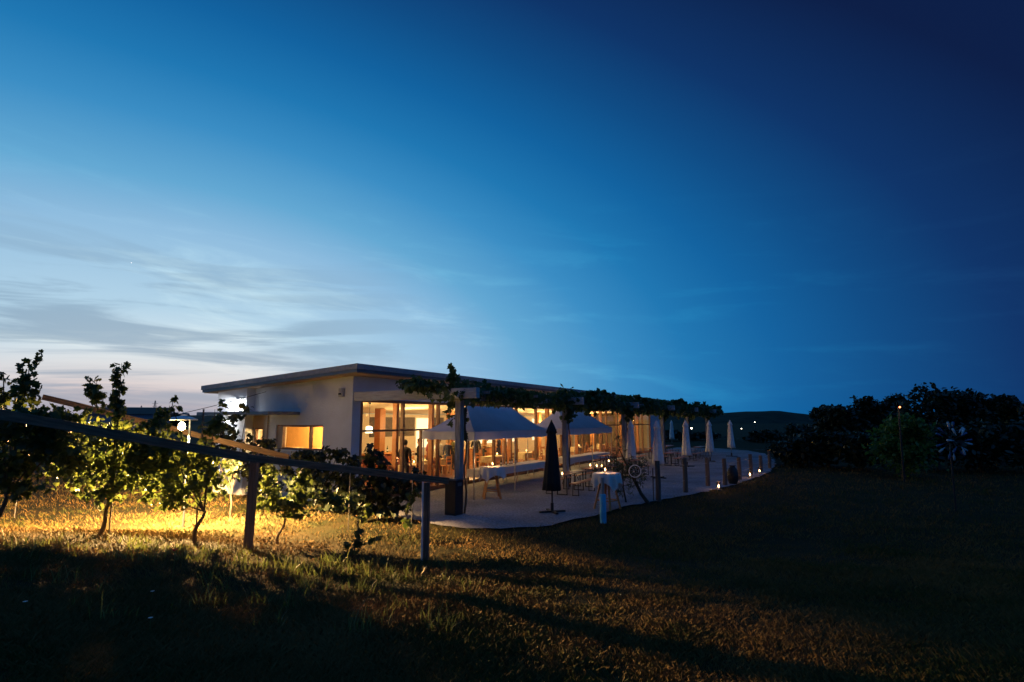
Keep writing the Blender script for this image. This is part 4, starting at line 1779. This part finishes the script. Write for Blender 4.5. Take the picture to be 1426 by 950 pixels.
# ------------------------------------------------------------------ vines
def vine(px, py, trunk_top, blobs, Y, lab, size=.098, m=L_VINE, shoots=(), name='grape_vine', dens=1.0, tr=.035, cat='vine', tpl=GL, tf_=GLF, droop=-.9, group='grape vines'):
    """blobs: (cx,cy,rx,ry) in photo px at this depth -> real ellipsoids, thickness from their width"""
    base = hit(px, py)
    Y = Y or base.y
    base = Vector((at(px, HOR, Y).x, Y, tz(at(px, HOR, Y).x, Y)))
    v = empty(name, base, 0, lab, cat, group)
    top = at(*trunk_top, Y) - base
    b_ = MB()
    k0 = Vector((0, 0, -.1))
    pts_ = [k0.lerp(top, f) + Vector((.03 * math.sin(f * 7 + px), .03 * math.cos(f * 5), 0)) for f in np.linspace(0, 1, 8)]
    b_.tube(pts_, [tr * (1.25 - .5 * f) for f in np.linspace(0, 1, 8)], 7)
    for (cx, cy, rx, ry) in blobs:
        c_ = at(cx, cy, Y) - base
        mid = top.lerp(c_, .5) + Vector((0, 0, -.06))
        b_.tube([top, mid, c_, c_ + Vector((0, 0, ry / F * Y * .7))], [tr * .45, tr * .35, .008, .004], 5)
    b_.build('trunk', M_BARK, v)
    P = []
    for (cx, cy, rx, ry) in blobs:
        c_ = at(cx, cy, Y) - base
        rx_, rz_ = rx / F * Y, ry / F * Y
        vol = rx * ry
        n = max(10, int(vol * .21 * dens * (Y / 10) ** 2 * (.115 / size) ** 2))
        P.append(blob(c_, (rx_, min(max(rx_, .12), .4), rz_), n))
    leaves('foliage', np.concatenate(P), size, m, v, tpl, tf_, droop)
    return v


vine(8, 745, (8, 690), [(38, 535, 17, 42), (45, 578, 45, 22), (15, 620, 45, 50), (70, 630, 48, 50), (85, 590, 38, 26), (20, 670, 22, 26), (5, 525, 8, 6), (2, 555, 14, 14)], 8.8, 'tall leafy vine at the left edge reaching above the rail')
vine(150, 745, (158, 690), [(133, 552, 13, 30), (168, 525, 9, 28), (160, 565, 14, 22), (150, 605, 50, 26), (120, 640, 50, 38), (175, 645, 45, 42), (150, 682, 28, 20), (215, 625, 30, 36)], None, 'vine with a dark bare trunk and two tall shoots against the dusk sky')
vine(278, 755, (284, 712), [(218, 585, 17, 24), (240, 563, 10, 9), (298, 590, 15, 28), (235, 645, 50, 45), (288, 655, 26, 42), (245, 690, 36, 20)], None, 'broad vine in front of the warm garden lamp')
vine(392, 757, (397, 722), [(375, 665, 11, 22), (376, 690, 14, 18), (418, 665, 12, 26), (412, 695, 16, 20), (397, 708, 38, 14), (362, 700, 10, 8)], None, 'small vine lit yellow green right of the thick post', tr=.025)
vine(500, 738, (500, 722), [(450, 688, 20, 11), (478, 698, 20, 11), (508, 714, 14, 12), (462, 700, 14, 8)], 11.4, 'low spreading vine shoots above the bright grass', size=.10, tr=.015)
vine(496, 772, (498, 748), [(497, 738, 6, 12), (490, 752, 14, 12), (510, 752, 16, 8), (502, 764, 14, 8)], None, 'knee high young vine between the two front posts', size=.10, tr=.012, dens=.45)
vine(573, 752, (574, 715), [(572, 700, 9, 14), (578, 685, 8, 12), (566, 720, 8, 14)], None, 'slender sapling with a few leaves beside the end post', size=.12, tr=.010, dens=.55)
# behind
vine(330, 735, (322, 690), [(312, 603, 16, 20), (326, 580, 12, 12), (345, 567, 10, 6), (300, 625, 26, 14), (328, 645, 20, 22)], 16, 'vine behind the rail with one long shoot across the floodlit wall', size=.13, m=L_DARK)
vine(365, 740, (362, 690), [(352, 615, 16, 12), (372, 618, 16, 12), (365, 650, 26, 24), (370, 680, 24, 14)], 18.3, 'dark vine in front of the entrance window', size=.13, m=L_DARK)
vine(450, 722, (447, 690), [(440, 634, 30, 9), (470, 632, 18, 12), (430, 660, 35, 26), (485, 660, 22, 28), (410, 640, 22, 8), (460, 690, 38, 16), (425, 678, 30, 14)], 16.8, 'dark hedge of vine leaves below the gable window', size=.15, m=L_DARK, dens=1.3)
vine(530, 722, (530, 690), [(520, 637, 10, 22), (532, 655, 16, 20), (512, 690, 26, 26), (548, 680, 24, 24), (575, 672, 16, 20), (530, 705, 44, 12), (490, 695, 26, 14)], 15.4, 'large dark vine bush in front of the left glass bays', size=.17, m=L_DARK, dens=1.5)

# leaning shrub ------------------------------------------------------------------
pb = gp(905, 700)
sh = empty('leaning_shrub', pb, 0, 'leaning oleander shrub with a curved trunk on the terrace edge', 'shrub')
T_ = lambda px, py: at(px, py, pb.y) - pb
b_ = MB()
b_.tube([Vector((0, 0, -.1)), T_(893, 688), T_(884, 670), T_(874, 650), T_(862, 625)], [.07, .06, .05, .035, .015], 8)
b_.tube([T_(884, 670), T_(888, 655), T_(892, 642)], [.04, .025, .01], 6)
b_.tube([T_(872, 700), T_(868, 680), T_(866, 655)], [.03, .03, .015], 6)
b_.build('trunk', M_BARK, sh)
P = []
for (cx, cy, rx, ry, n) in ((861, 622, 9, 16, 90), (858, 645, 14, 16, 170), (873, 655, 16, 18, 260), (888, 662, 14, 18, 240), (868, 680, 12, 16, 130), (838, 655, 10, 8, 60), (895, 645, 10, 8, 70), (848, 668, 10, 6, 40)):
    c_ = T_(cx, cy)
    P.append(blob(c_, (rx / F * pb.y, rx / F * pb.y, ry / F * pb.y), n))
leaves('foliage', np.concatenate(P), .17, L_OLE, sh, LONG, LONF, .2)
pw = T_(881, 655) + pb
wh = empty('wicker_ring', (pw.x, pw.y - .35, pw.z), 0, 'pale open ring ornament hanging in the leaning shrub', 'ornament')
b_ = MB()
b_.tube([(.2 * math.cos(k * PI / 12), 0, .2 * math.sin(k * PI / 12)) for k in range(25)], .014, 6)
b_.build('ring', M_WHITE, wh)
b_ = MB()
for k in range(9):
    a_ = k * 2 * PI / 9
    b_.tube([(.05 * math.cos(a_), 0, .05 * math.sin(a_)), (.19 * math.cos(a_ + .3), 0, .19 * math.sin(a_ + .3))], .007, 5)
b_.build('spokes', M_GWOOD, wh)

# ------------------------------------------------------------------ trees on the right
def tree(px, top, Y, wpx, lab, m=L_DARK, size=.38, n=3000, name='tree', low=None, grp='dark trees on the right', cat='tree'):
    x = at(px, HOR, Y).x
    z0 = tz(x, Y)
    H = at(px, top, Y).z - z0
    R = wpx / F * Y / 2
    v = empty(name, (x, Y, z0), 0, lab, cat, grp)
    b_ = MB()
    b_.tube([(0, 0, -.2), (.1, .05, H * .3), (.0, .1, H * .6), (.1, 0, H * .85)], [H * .035, H * .028, H * .018, H * .006], 8)
    P = []
    nb = 9
    for k in range(nb):
        a_ = k * 2.4
        rr = R * random.uniform(.25, .75)
        zc = H * random.uniform(.35, .82)
        c_ = Vector((rr * math.cos(a_), rr * math.sin(a_), zc))
        b_.tube([(0.03, .05, zc * .6), c_ * .6 + Vector((0, 0, zc * .35)), c_], [H * .014, H * .008, H * .003], 5)
        s_ = R * random.uniform(.35, .55)
        P.append(blob(c_, (s_, s_, min(s_ * .7, H * .25)), n // nb))
    P.append(blob((0, 0, H * .80), (R * .5, R * .5, H * .16), n // 6))
    P.append(blob((0, 0, H * .35), (R * .95, R * .95, H * .3), n // 3))
    b_.build('trunk', M_BARK, v)
    leaves('crown', np.concatenate(P), size, m, v, SIMPLE, SIMF, 0)
    return v


tree(1160, 563, 46, 70, 'low dark tree at the left end of the tree line')
tree(1204, 550, 48, 60, 'dark tree with a pointed tuft, second from the left of the tree line')
tree(1250, 547, 50, 60, 'dark tree behind the small orange light')
tree(1300, 533, 46, 100, 'tallest dark tree, broad crown above the green bush', n=2400)
tree(1352, 540, 46, 80, 'dark broad tree right of the tallest one', n=1800)
tree(1396, 548, 44, 60, 'dark tree near the right edge of the picture')
tree(1440, 559, 42, 80, 'dark low tree cut by the right edge of the picture')
tree(1112, 590, 60, 70, 'low dark bush beyond the terrace corner', name='bush', cat='bush', n=900)
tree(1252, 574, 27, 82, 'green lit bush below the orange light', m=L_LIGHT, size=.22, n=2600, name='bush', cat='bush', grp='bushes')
for i, (px, top, Y, w_) in enumerate(((1110, 612, 34, 70), (1150, 600, 33, 80), (1195, 600, 31, 70), (1300, 590, 31, 110), (1360, 585, 30, 90), (1420, 580, 30, 110))):
    tree(px, top, Y, w_, 'dark hedge bush, ' + ['nearest the lanterns', 'second from the lanterns', 'left of the green bush', 'just behind the bottle sculpture', 'right of the bottle sculpture', 'at the right edge of the picture'][i], n=1300, size=.3, name='bush', grp='hedge bushes', cat='bush')

# bottle sculpture -------------------------------------------------------------------
bc = at(1324, 614, 17)
zb = tz(bc.x, bc.y)
bs = empty('bottle_sculpture', (bc.x, bc.y, zb), .15, 'round starburst of bottles on rods in front of the dark trees', 'sculpture')
hz = bc.z - zb
MB().tube([(0, .04, -.2), (0, .04, hz)], .025, 8).build('pole', M_BLACK, bs)
MB().lathe([(.001, hz - .09), (.07, hz - .06), (.09, hz), (.07, hz + .06), (.001, hz + .09)], 12).build('hub', M_BLACK, bs)
M_BOT = [mat('bottle_clear', (.60, .64, .70), .12, var=.1), mat('bottle_blue', (.05, .09, .22), .12, var=.1), mat('bottle_grey', (.45, .47, .52), .15, var=.1)]
for k in range(19):
    a_ = k * 2 * PI / 19 + .1
    R0, R1 = (.40, .62) if k % 3 else (.24, .38)
    yy = -.04 - .18 * (k % 3 == 0)
    d = Vector((math.cos(a_), 0, math.sin(a_)))
    c0 = Vector((0, yy * .3, hz))
    MB().tube([c0, c0 + d * R0 + Vector((0, yy, 0))], .008, 5).build('rod', M_BLACK, bs)
    p0 = c0 + d * (R0 - .04) + Vector((0, yy, 0))
    fr = [(0, .012), (.07, .012), (.10, .030), (.235, .031), (.24, .018)]
    MB().tube([p0 + d * f for f, r_ in fr], [r_ for f, r_ in fr], 10).build('bottle', M_BOT[k % 3 if k % 4 else 1], bs)

# ------------------------------------------------------------------ far things
def far_lamp(px, py, Y, lab, r=.12, m=M_FARL, power=0, col=(1, .8, .5)):
    p = at(px, py, Y)
    z0 = tz(p.x, p.y)
    e_ = empty('street_lamp', (p.x, p.y, z0), 0, lab, 'street lamp', 'distant lamps')
    h = p.z - z0
    MB().tube([(0, .1, -.2), (0, .1, h)], .04, 6).build('pole', M_BLACK, e_)
    MB().lathe([(.001, h - r), (r, h), (.001, h + r)], 10).build('lamp_head', m, e_)
    if power:
        light('POINT', (p.x, p.y - .4, p.z - .2), power, col, .1)


far_lamp(963, 596.5, 120, 'distant white lamp between the umbrellas', .2)
far_lamp(1032.5, 597, 130, 'distant lamp right of the last umbrella', .13)
far_lamp(1051, 588, 140, 'distant dim lamp above the dark hedge', .12)
far_lamp(911, 598, 60, 'small bright lamp just behind the end of the glass front', .11)
far_lamp(1253, 567, 25, 'small orange red lamp in front of the dark trees', .045, M_ORL, 4, (1, .7, .3))

# pylon and mast on the left skyline
def pylon(px, base, top, Y, lab, cat):
    p = at(px, base, Y)
    h = at(px, top, Y).z - p.z
    e_ = empty('lattice_pylon', (p.x, p.y, p.z - 4), 0, lab, cat)
    h += 4
    b_ = MB()
    w = h * .09
    for sx in (-1, 1):
        for sy in (-1, 1):
            b_.bar((sx * w, sy * w, 0), (sx * w * .15, sy * w * .15, h), .16)
    for k in range(7):
        z0_, z1_ = h * k / 7, h * (k + 1) / 7
        w0_, w1_ = w * (1 - .85 * k / 7), w * (1 - .85 * (k + 1) / 7)
        b_.bar((-w0_, -w0_, z0_), (w1_, -w1_, z1_), .1)
        b_.bar((w0_, -w0_, z0_), (-w1_, -w1_, z1_), .1)
    b_.build('tower', M_METAL, e_)
    b_ = MB()
    for zf_ in (.72, .86):
        b_.bar((-h * .14, 0, h * zf_), (h * .14, 0, h * zf_), .16)
    b_.build('cross_arm', M_METAL, e_)


pylon(215, 577, 558, 330, 'thin lattice pylon on the left dusk skyline', 'pylon')
pylon(196, 578, 565, 380, 'smaller pylon left of the first on the skyline', 'pylon')
# far house left
hp = gp(178, 600)
hp = at(180, 590, 70)
hs = empty('farm_house', (hp.x, hp.y, tz(hp.x, hp.y)), .4, 'dark gabled house far behind the vines on the left', 'house')
hh = at(180, 577, 70).z - tz(hp.x, hp.y)
MB().box(-4, 4, -3, 3, -.2, hh).build('wall', mat('house_wall', (.3, .32, .38), .9), hs)
b_ = MB()
b_.add([(-4.3, -3.4, hh), (4.3, -3.4, hh), (4.3, 3.4, hh), (-4.3, 3.4, hh), (-4.3, 0, hh + .9), (4.3, 0, hh + .9)], [[0, 1, 5, 4], [2, 3, 4, 5], [1, 2, 5], [3, 0, 4], [0, 3, 2, 1]])
b_.build('roof', mat('house_roof', (.16, .07, .05), .8), hs)
MB().box(-1, 1, -3.02, -3.001, hh * .4, hh * .75).build('window', M_BLACK, hs)
# skyline trees, left
for i, (px, top, Y, w_) in enumerate(((70, 573, 120, 60), (120, 576, 110, 50), (235, 574, 100, 50), (160, 577, 130, 40), (20, 573, 115, 60))):
    tree(px, top, Y, w_, 'dark tree on the left skyline, ' + ['between the tall left vines', 'left of the two tall shoots', 'right of the pylons', 'between the two tall shoots', 'at the left edge'][i], n=500, size=1.1, grp='skyline trees on the left')
# trees behind the far terrace end
for i, (px, top, Y, w_) in enumerate(((925, 600, 75, 60), (970, 603, 78, 60), (1060, 600, 70, 50))):
    tree(px, top, Y, w_, 'low dark bush beyond the far terrace end, ' + ['left of the small distant umbrella', 'right of the small distant umbrella', 'beyond the last umbrella'][i], n=600, size=.6, name='bush', grp='bushes past the terrace', cat='bush')

pl_ = at(183, 366, 3500)
b_ = MB()
b_.lathe([(3.0 * math.sin(PI * k / 8) + .001, -3.0 * math.cos(PI * k / 8)) for k in range(9)], 12)
o = b_.build('planet', emat('planet_glow', (1, .97, .9), 1.2), None, pl_, 0)
tag(o, 'single bright point of a planet in the left sky', 'planet')
